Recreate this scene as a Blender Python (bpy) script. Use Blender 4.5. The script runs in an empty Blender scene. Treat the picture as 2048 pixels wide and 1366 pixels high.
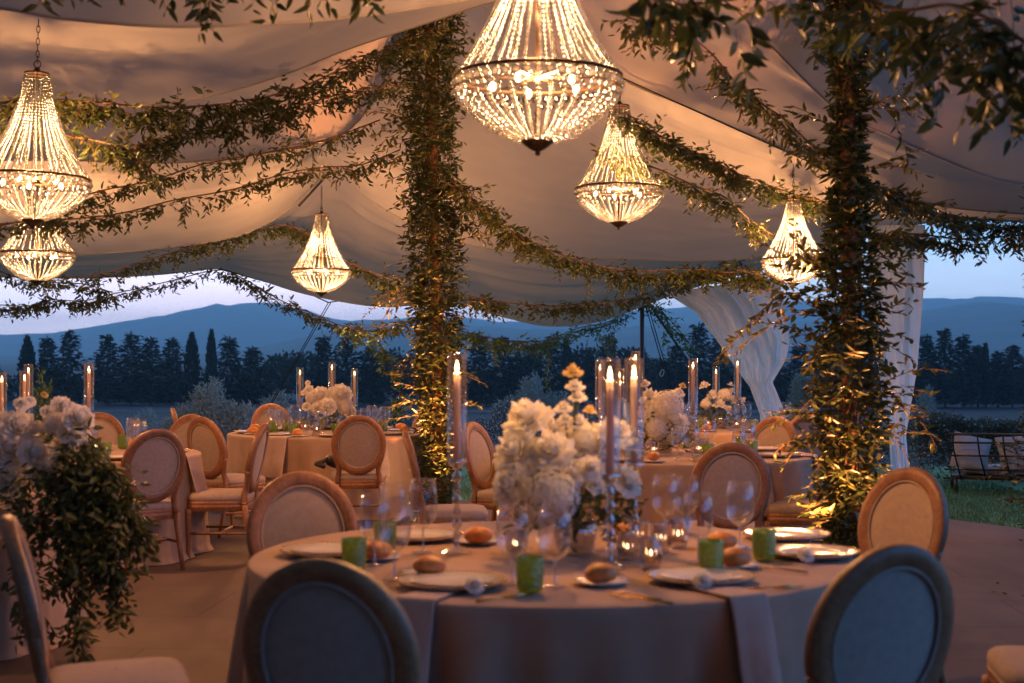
import bpy, math, random
import numpy as np
from mathutils import Vector, Matrix
PI = math.pi
R = math.radians
random.seed(7)
rng = np.random.default_rng(7)
S = bpy.context.scene
COL = S.collection

# ------------------------------------------------------------------ camera
F = 2844.0                      # focal length in photo pixels (50 mm on 36 mm, 2048 px wide)
HC = 1.5
TH = math.atan(32 / F)
cd = bpy.data.cameras.new('camera'); cam = bpy.data.objects.new('camera', cd); COL.objects.link(cam)
cam.location = (0, 0, HC); cam.rotation_euler = (PI / 2 + TH, 0, 0)
cd.lens = 50; cd.sensor_width = 36; cd.clip_start = 0.05; cd.clip_end = 20000
cd.dof.use_dof = True; cd.dof.focus_distance = 17; cd.dof.aperture_fstop = 3.1
S.camera = cam

# ------------------------------------------------------------------ world (dusk sky)
W = bpy.data.worlds.new('World'); S.world = W; W.use_nodes = True
def build_world():
    nt = W.node_tree; nt.nodes.clear(); L = nt.links.new
    def N(t, **k):
        n = nt.nodes.new(t)
        for a, b in k.items(): setattr(n, a, b)
        return n
    def M(op, a, b=None, clamp=False):
        n = N('ShaderNodeMath', operation=op, use_clamp=clamp)
        for i, v in enumerate((a, b)):
            if v is None: continue
            if isinstance(v, (int, float)): n.inputs[i].default_value = v
            else: L(v, n.inputs[i])
        return n.outputs[0]
    out = N('ShaderNodeOutputWorld')
    tc = N('ShaderNodeTexCoord'); sp = N('ShaderNodeSeparateXYZ'); L(tc.outputs['Generated'], sp.inputs[0])
    x, y, z = sp.outputs
    zc = M('MAXIMUM', z, 0.0)
    ramp = N('ShaderNodeValToRGB'); L(zc, ramp.inputs[0])
    e = ramp.color_ramp.elements
    e[0].position = 0; e[0].color = (.50, .64, .82, 1)
    e[1].position = 1; e[1].color = (.05, .145, .32, 1)
    for p, c in ((.045, (.52, .68, .88, 1)), (.09, (.16, .38, .66, 1)), (.3, (.07, .21, .43, 1))):
        k = e.new(p); k.color = c
    # afterglow over the left horizon
    dot = N('ShaderNodeVectorMath', operation='DOT_PRODUCT'); L(tc.outputs['Generated'], dot.inputs[0])
    dot.inputs[1].default_value = (-math.sin(R(14)), math.cos(R(14)), 0)
    g = M('POWER', M('MAXIMUM', dot.outputs['Value'], 0.0), 26.0)
    fall = M('POWER', 2.718, M('MULTIPLY', zc, -9.0))
    g = M('MULTIPLY', g, fall)
    glow = N('ShaderNodeMix', data_type='RGBA', blend_type='ADD'); glow.inputs[0].default_value = 1
    gm = N('ShaderNodeMix', data_type='RGBA'); L(g, gm.inputs[0]); gm.inputs[6].default_value = (0, 0, 0, 1); gm.inputs[7].default_value = (.95, .60, .56, 1)
    L(ramp.outputs[0], glow.inputs[6]); L(gm.outputs[2], glow.inputs[7])
    # thin stretched clouds
    mp = N('ShaderNodeMapping'); L(tc.outputs['Generated'], mp.inputs[0]); mp.inputs['Scale'].default_value = (1.6, 1.6, 16)
    no = N('ShaderNodeTexNoise'); L(mp.outputs[0], no.inputs['Vector']); no.inputs['Scale'].default_value = 2.3; no.inputs['Detail'].default_value = 7; no.inputs['Roughness'].default_value = .55
    cr = N('ShaderNodeMapRange'); L(no.outputs[0], cr.inputs[0]); cr.inputs[1].default_value = .42; cr.inputs[2].default_value = .62; cr.inputs[3].default_value = 0; cr.inputs[4].default_value = .75
    cl = N('ShaderNodeMix', data_type='RGBA'); L(cr.outputs[0], cl.inputs[0]); L(glow.outputs[2], cl.inputs[6])
    cc = N('ShaderNodeMix', data_type='RGBA', blend_type='ADD'); cc.inputs[0].default_value = 1; cc.inputs[6].default_value = (.42, .50, .66, 1)
    L(gm.outputs[2], cc.inputs[7]); L(cc.outputs[2], cl.inputs[7])
    bk = N('ShaderNodeMapRange'); L(dot.outputs['Value'], bk.inputs[0]); bk.inputs[1].default_value = -.5; bk.inputs[2].default_value = .75
    bm = N('ShaderNodeMix', data_type='RGBA'); L(bk.outputs[0], bm.inputs[0]); bm.inputs[6].default_value = (.07, .11, .20, 1); bm.inputs[7].default_value = (1, 1, 1, 1)
    mu = N('ShaderNodeMix', data_type='RGBA', blend_type='MULTIPLY'); mu.inputs[0].default_value = 1; L(cl.outputs[2], mu.inputs[6]); L(bm.outputs[2], mu.inputs[7])
    # added blue lobe, unseen at right behind the camera, lights the right chair back
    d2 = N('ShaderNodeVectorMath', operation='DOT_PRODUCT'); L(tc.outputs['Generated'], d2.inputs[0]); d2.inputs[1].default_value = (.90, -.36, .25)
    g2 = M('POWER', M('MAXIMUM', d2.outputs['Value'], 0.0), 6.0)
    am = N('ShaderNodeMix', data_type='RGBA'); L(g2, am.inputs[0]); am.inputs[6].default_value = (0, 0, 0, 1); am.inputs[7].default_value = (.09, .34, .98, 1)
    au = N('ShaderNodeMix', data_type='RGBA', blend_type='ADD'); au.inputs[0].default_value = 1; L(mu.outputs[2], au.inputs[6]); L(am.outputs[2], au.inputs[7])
    sky = N('ShaderNodeTexSky'); sky.sky_type = 'NISHITA'; sky.sun_disc = False; sky.sun_elevation = R(-1.5); sky.sun_rotation = R(-14)
    b1 = N('ShaderNodeBackground'); L(sky.outputs[0], b1.inputs[0]); b1.inputs[1].default_value = .05
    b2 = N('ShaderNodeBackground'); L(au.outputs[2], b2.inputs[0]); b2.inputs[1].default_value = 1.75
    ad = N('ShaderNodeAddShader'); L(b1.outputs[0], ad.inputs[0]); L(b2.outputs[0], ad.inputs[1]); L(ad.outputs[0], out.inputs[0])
build_world()
S.view_settings.view_transform = 'Standard'; S.view_settings.look = 'None'
S.view_settings.exposure = .36; S.view_settings.gamma = 1; S.view_settings.use_curve_mapping = False
S.render.engine = 'CYCLES'
cy = S.cycles
cy.use_denoising = True; cy.use_adaptive_sampling = True; cy.adaptive_threshold = .02
cy.max_bounces = 8; cy.diffuse_bounces = 3; cy.glossy_bounces = 4; cy.transmission_bounces = 6
cy.transparent_max_bounces = 24; cy.volume_bounces = 0
cy.sample_clamp_indirect = 4; cy.caustics_reflective = False; cy.caustics_refractive = False

LIGHTS = []
def lamp(kind, loc, power, color, size=.05, parent=None, **k):
    ld = bpy.data.lights.new('glow', kind); ld.energy = power; ld.color = color; ld.shadow_soft_size = size
    for a, b in k.items(): setattr(ld, a, b)
    o = bpy.data.objects.new('glow', ld); COL.objects.link(o); o.location = loc
    if parent: o.parent = parent
    return o
WARM = (1.0, .42, .155); AMBER = (1.0, .31, .10)

# ------------------------------------------------------------------ placing helpers
def P(px, py, d):
    u = (px - 1024) / F; v = (683 - py) / F
    k = d / (math.cos(TH) - v * math.sin(TH))
    return Vector((u * k, d, HC + k * (math.sin(TH) + v * math.cos(TH))))
def G(px, py, z=0.0):
    a = P(px, py, 1.0)
    k = (z - HC) / (a.z - HC)
    return Vector((a.x * k, k, z))

# ------------------------------------------------------------------ materials
MATS = {}
def mat(name, color, rough=.6, metal=0, bump=None, noise=None, **k):
    """Principled; noise=(scale, color2, detail, stretch) mixes a second colour; bump=(scale,strength,stretch)"""
    m = bpy.data.materials.new(name); m.use_nodes = True; MATS[name] = m
    nt = m.node_tree; b = nt.nodes['Principled BSDF']; L = nt.links.new
    b.inputs['Base Color'].default_value = (*color, 1); b.inputs['Roughness'].default_value = rough; b.inputs['Metallic'].default_value = metal
    for a, v in k.items():
        b.inputs[a.replace('_', ' ')].default_value = v
    tc = nt.nodes.new('ShaderNodeTexCoord')
    if noise:
        sc, c2, det, st = noise
        mp = nt.nodes.new('ShaderNodeMapping'); mp.inputs['Scale'].default_value = st; L(tc.outputs['Object'], mp.inputs[0])
        n = nt.nodes.new('ShaderNodeTexNoise'); n.inputs['Scale'].default_value = sc; n.inputs['Detail'].default_value = det; L(mp.outputs[0], n.inputs['Vector'])
        r = nt.nodes.new('ShaderNodeMapRange'); r.inputs[1].default_value = .35; r.inputs[2].default_value = .65; L(n.outputs[0], r.inputs[0])
        x = nt.nodes.new('ShaderNodeMix'); x.data_type = 'RGBA'; L(r.outputs[0], x.inputs[0]); x.inputs[6].default_value = (*color, 1); x.inputs[7].default_value = (*c2, 1)
        L(x.outputs[2], b.inputs['Base Color'])
    if bump:
        sc, stg, st = bump
        mp = nt.nodes.new('ShaderNodeMapping'); mp.inputs['Scale'].default_value = st; L(tc.outputs['Object'], mp.inputs[0])
        n = nt.nodes.new('ShaderNodeTexNoise'); n.inputs['Scale'].default_value = sc; n.inputs['Detail'].default_value = 3; L(mp.outputs[0], n.inputs['Vector'])
        bp = nt.nodes.new('ShaderNodeBump'); bp.inputs['Strength'].default_value = stg; bp.inputs['Distance'].default_value = .01; L(n.outputs[0], bp.inputs['Height']); L(bp.outputs[0], b.inputs['Normal'])
    return m
def leaf_mat(name, c1, c2, rough=.45, trans=.3, spec=.5):
    m = mat(name, c1, rough); nt = m.node_tree; L = nt.links.new; b = nt.nodes['Principled BSDF']
    b.inputs['Specular IOR Level'].default_value = spec
    g = nt.nodes.new('ShaderNodeNewGeometry')
    x = nt.nodes.new('ShaderNodeMix'); x.data_type = 'RGBA'; L(g.outputs['Random Per Island'], x.inputs[0]); x.inputs[6].default_value = (*c1, 1); x.inputs[7].default_value = (*c2, 1)
    L(x.outputs[2], b.inputs['Base Color'])
    if trans > 0:
        t = nt.nodes.new('ShaderNodeBsdfTranslucent'); L(x.outputs[2], t.inputs[0])
        mx = nt.nodes.new('ShaderNodeMixShader'); mx.inputs[0].default_value = trans
        L(b.outputs[0], mx.inputs[1]); L(t.outputs[0], mx.inputs[2]); L(mx.outputs[0], nt.nodes['Material Output'].inputs[0])
    return m
def cloth_mat(name, c, c2, trans, scale=3.0, bumpst=.15, stretch=(1, 1, 1)):
    m = mat(name, c, .85, noise=(scale, c2, 4, stretch), bump=(260, bumpst, (1, 1, 1))); nt = m.node_tree; L = nt.links.new; b = nt.nodes['Principled BSDF']
    b.inputs['Sheen Weight'].default_value = .15; b.inputs['Specular IOR Level'].default_value = .15
    t = nt.nodes.new('ShaderNodeBsdfTranslucent'); t.inputs[0].default_value = (*c, 1)
    mx = nt.nodes.new('ShaderNodeMixShader'); mx.inputs[0].default_value = trans
    L(b.outputs[0], mx.inputs[1]); L(t.outputs[0], mx.inputs[2]); L(mx.outputs[0], nt.nodes['Material Output'].inputs[0])
    return m
def emit_mat(name, c, s):
    m = bpy.data.materials.new(name); m.use_nodes = True; nt = m.node_tree; nt.nodes.clear(); MATS[name] = m
    e = nt.nodes.new('ShaderNodeEmission'); e.inputs[0].default_value = (*c, 1); e.inputs[1].default_value = s
    o = nt.nodes.new('ShaderNodeOutputMaterial'); nt.links.new(e.outputs[0], o.inputs[0])
    try: m.cycles.emission_sampling = 'NONE'
    except Exception: pass
    return m
def thin_glass(name, tint, rough=.02, base=.06, edge=.75, scatter=0.0, scol=(.5, .5, .5)):
    m = bpy.data.materials.new(name); m.use_nodes = True; nt = m.node_tree; nt.nodes.clear(); MATS[name] = m; L = nt.links.new
    t = nt.nodes.new('ShaderNodeBsdfTransparent'); t.inputs[0].default_value = (*tint, 1)
    g = nt.nodes.new('ShaderNodeBsdfGlossy'); g.inputs['Roughness'].default_value = rough; g.inputs[0].default_value = (1, 1, 1, 1)
    lw = nt.nodes.new('ShaderNodeLayerWeight'); lw.inputs[0].default_value = .25
    pw = nt.nodes.new('ShaderNodeMath'); pw.operation = 'POWER'; L(lw.outputs['Facing'], pw.inputs[0]); pw.inputs[1].default_value = 1.5; mr = nt.nodes.new('ShaderNodeMapRange'); L(pw.outputs[0], mr.inputs[0]); mr.inputs[3].default_value = base; mr.inputs[4].default_value = edge
    mx = nt.nodes.new('ShaderNodeMixShader'); L(mr.outputs[0], mx.inputs[0]); L(t.outputs[0], mx.inputs[1]); L(g.outputs[0], mx.inputs[2])
    o = nt.nodes.new('ShaderNodeOutputMaterial'); last = mx
    if scatter:
        d = nt.nodes.new('ShaderNodeBsdfTranslucent'); d.inputs[0].default_value = (*scol, 1)
        d2 = nt.nodes.new('ShaderNodeBsdfDiffuse'); d2.inputs[0].default_value = (*scol, 1)
        a = nt.nodes.new('ShaderNodeMixShader'); a.inputs[0].default_value = .5; L(d.outputs[0], a.inputs[1]); L(d2.outputs[0], a.inputs[2])
        b = nt.nodes.new('ShaderNodeMixShader'); b.inputs[0].default_value = scatter; L(mx.outputs[0], b.inputs[1]); L(a.outputs[0], b.inputs[2]); last = b
    L(last.outputs[0], o.inputs[0])
    return m

M_WOOD = mat('limed_oak', (.40, .18, .075), .45, noise=(9, (.25, .11, .045), 6, (1, 1, .18)), bump=(60, .25, (1, 1, .15)))
M_LINEN = mat('linen', (.47, .35, .26), .9, noise=(40, (.41, .305, .225), 3, (1, 1, 1)), bump=(420, .35, (1, 1, 1)))
M_LINEN.node_tree.nodes['Principled BSDF'].inputs['Sheen Weight'].default_value = .2
M_CEIL = cloth_mat('tent_fabric', (.34, .335, .30), (.31, .305, .272), .20, scale=1.5, bumpst=.08, stretch=(.4, 3, 3))
M_CURT = cloth_mat('curtain_voile', (.90, .95, .99), (.87, .93, .98), .78, scale=2)
M_CLOTH = cloth_mat('table_linen', (.50, .335, .22), (.44, .29, .185), .06, scale=6, bumpst=.3)
M_NAP = cloth_mat('napkin_linen', (.56, .40, .30), (.50, .355, .265), .06, scale=6, bumpst=.3)
M_LEAF = leaf_mat('vine_leaf', (.028, .055, .015), (.085, .105, .03), .36, .25)
M_LEAFD = leaf_mat('bouquet_leaf', (.055, .08, .02), (.13, .135, .035), .5, .25)
M_LEAFG = leaf_mat('far_vine_leaf', (.045, .11, .035), (.10, .17, .06), .3, .3)
M_STEM = mat('stem', (.14, .075, .03), .8)
M_BARK = mat('pole_wood', (.33, .15, .07), .8, noise=(14, (.16, .07, .03), 5, (1, 1, .2)))
M_IRON = mat('dark_bronze', (.06, .038, .022), .45, .8)
M_ROPE = mat('black_rope', (.02, .02, .022), .8)
M_BULB = emit_mat('bulb', (1, .70, .36), 40)
M_FLAME = emit_mat('flame', (1, .58, .24), 26)
M_WAX = mat('candle_wax', (.92, .74, .62), .5, Subsurface_Weight=.0)
def wax():
    nt = M_WAX.node_tree; b = nt.nodes['Principled BSDF']; t = nt.nodes.new('ShaderNodeBsdfTranslucent'); t.inputs[0].default_value = (.9, .6, .4, 1)
    mx = nt.nodes.new('ShaderNodeMixShader'); mx.inputs[0].default_value = .35
    nt.links.new(b.outputs[0], mx.inputs[1]); nt.links.new(t.outputs[0], mx.inputs[2]); nt.links.new(mx.outputs[0], nt.nodes['Material Output'].inputs[0])
wax()
M_GLASS = thin_glass('wine_glass', (.97, .965, .96), .02, .045, .95)
M_TUBE = thin_glass('chimney_glass', (.95, .95, .95), .03, .05, .9)
M_CRYS = thin_glass('crystal_stem', (.82, .80, .80), .06, .28, .95)
M_GREEN = thin_glass('green_glass', (.52, .66, .12), .08, .14, .8, .42, (.40, .58, .04))
M_PLATE = mat('porcelain', (.72, .66, .60), .15)
M_CHARG = mat('glass_charger', (.50, .42, .34), .12, .0, noise=(60, (.62, .52, .42), 2, (1, 1, 1)))
M_GOLD = mat('gold', (.75, .45, .15), .25, 1)
M_BREAD = mat('bread', (.58, .185, .035), .5, noise=(26, (.70, .30, .08), 5, (1, 1, 1)), bump=(30, .4, (1, 1, 1)))
M_PETAL = leaf_mat('white_petal', (.93, .89, .80), (.88, .82, .70), .6, .4, .2)
M_YPET = leaf_mat('yellow_petal', (.75, .55, .18), (.80, .62, .28), .6, .35, .2)
M_FLOOR = mat('deck_carpet', (.145, .10, .08), .8, noise=(1.6, (.09, .06, .046), 6, (1, .35, 1)), bump=(180, .3, (1, 1, 1)))
M_GRASS = mat('lawn', (.075, .20, .085), .9, noise=(9, (.11, .25, .10), 8, (1, 1, 1)), bump=(120, .9, (1, 1, 1)))
M_FIELD = mat('field', (.020, .024, .022), .95, noise=(.05, (.045, .042, .048), 8, (1, 1, 1)))
M_HILL = mat('hill_forest', (.020, .034, .024), .95, noise=(.009, (.075, .085, .055), 10, (1, 1, 1)))
M_ROAD = mat('road', (.13, .13, .13), .8)
M_CONIF = leaf_mat('conifer', (.012, .024, .015), (.034, .052, .028), .7, .1, .2)
M_BROAD = leaf_mat('broadleaf', (.024, .045, .026), (.04, .065, .036), .7, .15, .2)
M_OLIVE = leaf_mat('olive_leaf', (.20, .27, .22), (.36, .42, .36), .5, .2)
M_HEDGE = leaf_mat('hedge_leaf', (.025, .05, .03), (.075, .11, .08), .5, .2)
M_WFLOW = leaf_mat('tiny_flower', (.35, .38, .42), (.55, .58, .62), .6, .3)
M_TRUNK = mat('trunk', (.10, .075, .06), .9)
M_PALE = mat('pale_metal', (.55, .56, .58), .5, .3)
M_BENCH = mat('bench_iron', (.045, .035, .03), .35, .6)
M_CUSH = mat('outdoor_cushion', (.36, .35, .34), .9, bump=(300, .3, (1, 1, 1)))
M_BLACK = mat('black_leather', (.02, .017, .015), .5)
M_WATER = mat('pond', (.3, .35, .4), .1)

def seams():
    nt = M_FLOOR.node_tree; L = nt.links.new; b = nt.nodes['Principled BSDF']; src = b.inputs['Base Color'].links[0].from_socket
    tc = nt.nodes.new('ShaderNodeTexCoord'); mp = nt.nodes.new('ShaderNodeMapping'); mp.inputs['Rotation'].default_value = (0, 0, R(4)); L(tc.outputs['Object'], mp.inputs[0])
    br = nt.nodes.new('ShaderNodeTexBrick'); L(mp.outputs[0], br.inputs[0]); br.inputs['Scale'].default_value = 1; br.inputs['Brick Width'].default_value = 2.4; br.inputs['Row Height'].default_value = .9; br.inputs['Mortar Size'].default_value = .006
    br.inputs['Color1'].default_value = (1, 1, 1, 1); br.inputs['Color2'].default_value = (.86, .86, .86, 1); br.inputs['Mortar'].default_value = (.45, .45, .45, 1)
    x = nt.nodes.new('ShaderNodeMix'); x.data_type = 'RGBA'; x.blend_type = 'MULTIPLY'; x.inputs[0].default_value = 1; L(src, x.inputs[6]); L(br.outputs[0], x.inputs[7]); L(x.outputs[2], b.inputs['Base Color'])
    nt = M_WOOD.node_tree; L = nt.links.new; b = nt.nodes['Principled BSDF']; src = b.inputs['Base Color'].links[0].from_socket
    oi = nt.nodes.new('ShaderNodeObjectInfo'); mr = nt.nodes.new('ShaderNodeMapRange'); L(oi.outputs['Random'], mr.inputs[0]); mr.inputs[3].default_value = .8; mr.inputs[4].default_value = 1.15
    n = nt.nodes.new('ShaderNodeTexNoise'); tc = nt.nodes.new('ShaderNodeTexCoord'); L(tc.outputs['Object'], n.inputs['Vector']); n.inputs['Scale'].default_value = 55; n.inputs['Detail'].default_value = 8
    m2 = nt.nodes.new('ShaderNodeMapRange'); L(n.outputs[0], m2.inputs[0]); m2.inputs[1].default_value = .3; m2.inputs[2].default_value = .7; m2.inputs[3].default_value = .72; m2.inputs[4].default_value = 1.2
    mm = nt.nodes.new('ShaderNodeMath'); mm.operation = 'MULTIPLY'; L(mr.outputs[0], mm.inputs[0]); L(m2.outputs[0], mm.inputs[1])
    x = nt.nodes.new('ShaderNodeMix'); x.data_type = 'RGBA'; x.blend_type = 'MULTIPLY'; x.inputs[0].default_value = 1; L(src, x.inputs[6]); L(mm.outputs[0], x.inputs[7]); L(x.outputs[2], b.inputs['Base Color'])
seams()
# crystal beads
def crystal():
    m = bpy.data.materials.new('crystal_bead'); m.use_nodes = True; nt = m.node_tree; nt.nodes.clear(); L = nt.links.new; MATS['bead'] = m
    tr = nt.nodes.new('ShaderNodeBsdfTranslucent'); tr.inputs[0].default_value = (.9, .9, .9, 1)
    gl = nt.nodes.new('ShaderNodeBsdfGlossy'); gl.inputs[0].default_value = (.42, .47, .54, 1); gl.inputs['Roughness'].default_value = .12
    tp = nt.nodes.new('ShaderNodeBsdfTransparent'); tp.inputs[0].default_value = (.95, .9, .82, 1)
    g = nt.nodes.new('ShaderNodeNewGeometry')
    mr = nt.nodes.new('ShaderNodeMapRange'); L(g.outputs['Random Per Island'], mr.inputs[0]); mr.inputs[3].default_value = .3; mr.inputs[4].default_value = .7
    pw = nt.nodes.new('ShaderNodeMath'); pw.operation = 'POWER'; L(g.outputs['Random Per Island'], pw.inputs[0]); pw.inputs[1].default_value = 2.2
    tc_ = nt.nodes.new('ShaderNodeMix'); tc_.data_type = 'RGBA'; L(pw.outputs[0], tc_.inputs[0]); tc_.inputs[6].default_value = (.10, .115, .13, 1); tc_.inputs[7].default_value = (.46, .53, .62, 1)  # random bead brightness in the colour, standing in for sparkle
    lw = nt.nodes.new('ShaderNodeLayerWeight'); lw.inputs[0].default_value = .5; fr = nt.nodes.new('ShaderNodeMapRange'); L(lw.outputs['Facing'], fr.inputs[0]); fr.inputs[1].default_value = .1; fr.inputs[2].default_value = .6; fr.inputs[3].default_value = 1; fr.inputs[4].default_value = .04  # colour dimmed toward each bead rim, imitating refraction
    ed = nt.nodes.new('ShaderNodeMix'); ed.data_type = 'RGBA'; ed.blend_type = 'MULTIPLY'; ed.inputs[0].default_value = 1; L(tc_.outputs[2], ed.inputs[6]); L(fr.outputs[0], ed.inputs[7]); L(ed.outputs[2], tr.inputs[0])
    a = nt.nodes.new('ShaderNodeMixShader'); L(mr.outputs[0], a.inputs[0]); L(tr.outputs[0], a.inputs[1]); L(gl.outputs[0], a.inputs[2])
    b = nt.nodes.new('ShaderNodeMixShader'); b.inputs[0].default_value = .24; L(a.outputs[0], b.inputs[1]); L(tp.outputs[0], b.inputs[2])
    o = nt.nodes.new('ShaderNodeOutputMaterial'); L(b.outputs[0], o.inputs[0]); return m
M_BEAD = crystal()

# ------------------------------------------------------------------ object helpers
def tag(o, label=None, cat=None, group=None, kind=None):
    if label: o['label'] = label
    if cat: o['category'] = cat
    if group: o['group'] = group
    if kind: o['kind'] = kind
    return o
def empty(name, loc, rz=0, label=None, cat=None, group=None):
    o = bpy.data.objects.new(name, None); COL.objects.link(o); o.location = loc; o.rotation_euler = (0, 0, rz); o.empty_display_size = .1
    return tag(o, label, cat, group)
def copy_tree(o, parent=None, loc=None, rz=None, label=None, group=None):
    c = o.copy(); COL.objects.link(c)
    if parent: c.parent = parent
    for ch in list(o.children): copy_tree(ch, c)
    if loc is not None: c.location = loc
    if rz is not None: c.rotation_euler = (0, 0, rz)
    if label: c['label'] = label
    if group: c['group'] = group
    return c
class MB:
    def __init__(s): s.v = []; s.f = []
    def add(s, v, f):
        n = len(s.v); s.v += [tuple(p) for p in v]; s.f += [tuple(i + n for i in q) for q in f]
    def box(s, c, d, rot=None):
        vs = []
        for sx in (-1, 1):
            for sy in (-1, 1):
                for sz in (-1, 1):
                    p = Vector((sx * d[0] / 2, sy * d[1] / 2, sz * d[2] / 2))
                    if rot: p = rot @ p
                    vs.append(p + Vector(c))
        s.add(vs, [(0, 1, 3, 2), (4, 6, 7, 5), (0, 4, 5, 1), (2, 3, 7, 6), (0, 2, 6, 4), (1, 5, 7, 3)])
    def tube(s, pts, r, n=8, cap=True, sx=1.0):
        pts = [Vector(p) for p in pts]; m = len(pts)
        rr = r if hasattr(r, '__len__') else [r] * m
        up = Vector((0, 0, 1)); vs = []; pu = None
        for i, p in enumerate(pts):
            t = (pts[min(i + 1, m - 1)] - pts[max(i - 1, 0)])
            if t.length < 1e-9: t = Vector((0, 0, 1))
            t.normalize()
            if pu is None: u = t.cross(up) if abs(t.z) < .95 else t.cross(Vector((0, 1, 0)))
            else: u = pu - t * pu.dot(t)
            if u.length < 1e-6: u = t.orthogonal()
            u.normalize(); pu = u; w = t.cross(u)
            for k in range(n):
                a = 2 * PI * k / n; vs.append(p + u * (math.cos(a) * rr[i] * sx) + w * (math.sin(a) * rr[i]))
        fs = [(i * n + k, i * n + (k + 1) % n, (i + 1) * n + (k + 1) % n, (i + 1) * n + k) for i in range(m - 1) for k in range(n)]
        if cap: fs += [tuple(reversed(range(n))), tuple((m - 1) * n + k for k in range(n))]
        s.add(vs, fs)
    def lathe(s, prof, n=24, c=(0, 0, 0), closed=False):
        vs = []; m = len(prof)
        for r, z in prof:
            for k in range(n):
                a = 2 * PI * k / n; vs.append((c[0] + r * math.cos(a), c[1] + r * math.sin(a), c[2] + z))
        fs = [(i * n + k, i * n + (k + 1) % n, (i + 1) * n + (k + 1) % n, (i + 1) * n + k) for i in range(m - 1) for k in range(n)]
        if prof[0][0] > 1e-4 and closed: fs.append(tuple(reversed(range(n))))
        if prof[-1][0] > 1e-4 and closed: fs.append(tuple((m - 1) * n + k for k in range(n)))
        s.add(vs, fs)
    def grid(s, fn, nu, nv, wrap=False):
        vs = [fn(i / nu, j / nv) for j in range(nv + 1) for i in range(nu + (0 if wrap else 1))]
        w = nu if wrap else nu + 1
        fs = [(j * w + i, j * w + (i + 1) % w, (j + 1) * w + (i + 1) % w, (j + 1) * w + i) for j in range(nv) for i in range(nu)]
        s.add(vs, fs)
    def ico(s, c, r, sub=1, sc=(1, 1, 1)):
        vs, fs = ICO[sub]
        s.add([(c[0] + v[0] * r * sc[0], c[1] + v[1] * r * sc[1], c[2] + v[2] * r * sc[2]) for v in vs], fs)
    def build(s, name, m, parent=None, smooth=True, loc=None):
        me = bpy.data.meshes.new(name); me.from_pydata(s.v, [], s.f); me.update()
        if smooth: me.polygons.foreach_set('use_smooth', [True] * len(me.polygons))
        me.materials.append(m)
        o = bpy.data.objects.new(name, me); COL.objects.link(o)
        if parent: o.parent = parent
        if loc is not None: o.location = loc
        return o
def _ico(sub):
    import bmesh
    b = bmesh.new(); bmesh.ops.create_icosphere(b, subdivisions=sub, radius=1); b.verts.ensure_lookup_table()
    r = ([tuple(v.co) for v in b.verts], [tuple(v.index for v in f.verts) for f in b.faces]); b.free(); return r
ICO = {1: _ico(1), 2: _ico(2), 3: _ico(3)}
def spline(pts, n):
    """Catmull-Rom through points (vectors) -> n samples"""
    p = [Vector(q) for q in pts]; p = [p[0] * 2 - p[1]] + p + [p[-1] * 2 - p[-2]]
    m = len(p) - 3; out = []
    for i in range(n):
        t = i / (n - 1) * m; k = min(int(t), m - 1); t -= k
        a, b, c, d = p[k:k + 4]
        out.append(.5 * ((2 * b) + (c - a) * t + (2 * a - 5 * b + 4 * c - d) * t * t + (3 * b - a - 3 * c + d) * t ** 3))
    return out
def smoothobj(o, lv=1):
    m = o.modifiers.new('sub', 'SUBSURF'); m.levels = lv; m.render_levels = lv; return o

# ------------------------------------------------------------------ leaves (vectorised)
def leaf_arrays(Ps, Ds, Ns, Ls, wf=.34, fold=.13, curl=.12):
    Ps, Ds, Ns = (np.asarray(a, float) for a in (Ps, Ds, Ns)); Ls = np.asarray(Ls, float)[:, None]
    Ds = Ds / (np.linalg.norm(Ds, axis=1, keepdims=True) + 1e-9)
    Sd = np.cross(Ds, Ns); Sd = Sd / (np.linalg.norm(Sd, axis=1, keepdims=True) + 1e-9)
    Nn = np.cross(Sd, Ds)
    w = Ls * wf / 2; curl = rng.uniform(-.10, .38, (len(Ls), 1)) * curl / .12; w = w * rng.uniform(.75, 1.2, (len(Ls), 1))
    def pt(t, s, h): return Ps + Ds * Ls * t + Sd * w * s + Nn * Ls * h
    V = np.stack([pt(0, 0, 0), pt(.3, 1, 0), pt(.3, 0, -fold), pt(.3, -1, 0), pt(.68, .72, -curl * .4), pt(.68, 0, -fold * .8 - curl * .4), pt(.68, -.72, -curl * .4), pt(1, 0, -curl)], 1)
    return V.reshape(-1, 3)
LF4 = np.array([[0, 1, 2, 0], [0, 2, 3, 0], [1, 4, 5, 2], [2, 5, 6, 3], [4, 7, 5, 4], [5, 7, 6, 5]])
def mesh_np(name, V, sizes, idx, m, parent=None):
    me = bpy.data.meshes.new(name); me.vertices.add(len(V)); me.vertices.foreach_set('co', np.asarray(V, np.float32).ravel())
    me.loops.add(len(idx)); me.loops.foreach_set('vertex_index', np.asarray(idx, np.int32))
    st = np.concatenate([[0], np.cumsum(sizes)[:-1]]).astype(np.int32)
    me.polygons.add(len(sizes)); me.polygons.foreach_set('loop_start', st); me.polygons.foreach_set('loop_total', np.asarray(sizes, np.int32))
    me.update(calc_edges=True); me.validate(); me.materials.append(m)
    o = bpy.data.objects.new(name, me); COL.objects.link(o)
    if parent: o.parent = parent
    return o
LIDX = np.array([0, 1, 2, 0, 2, 3, 1, 4, 5, 2, 2, 5, 6, 3, 4, 7, 5, 5, 7, 6]); LSZ = np.array([3, 3, 4, 4, 3, 3])
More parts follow.
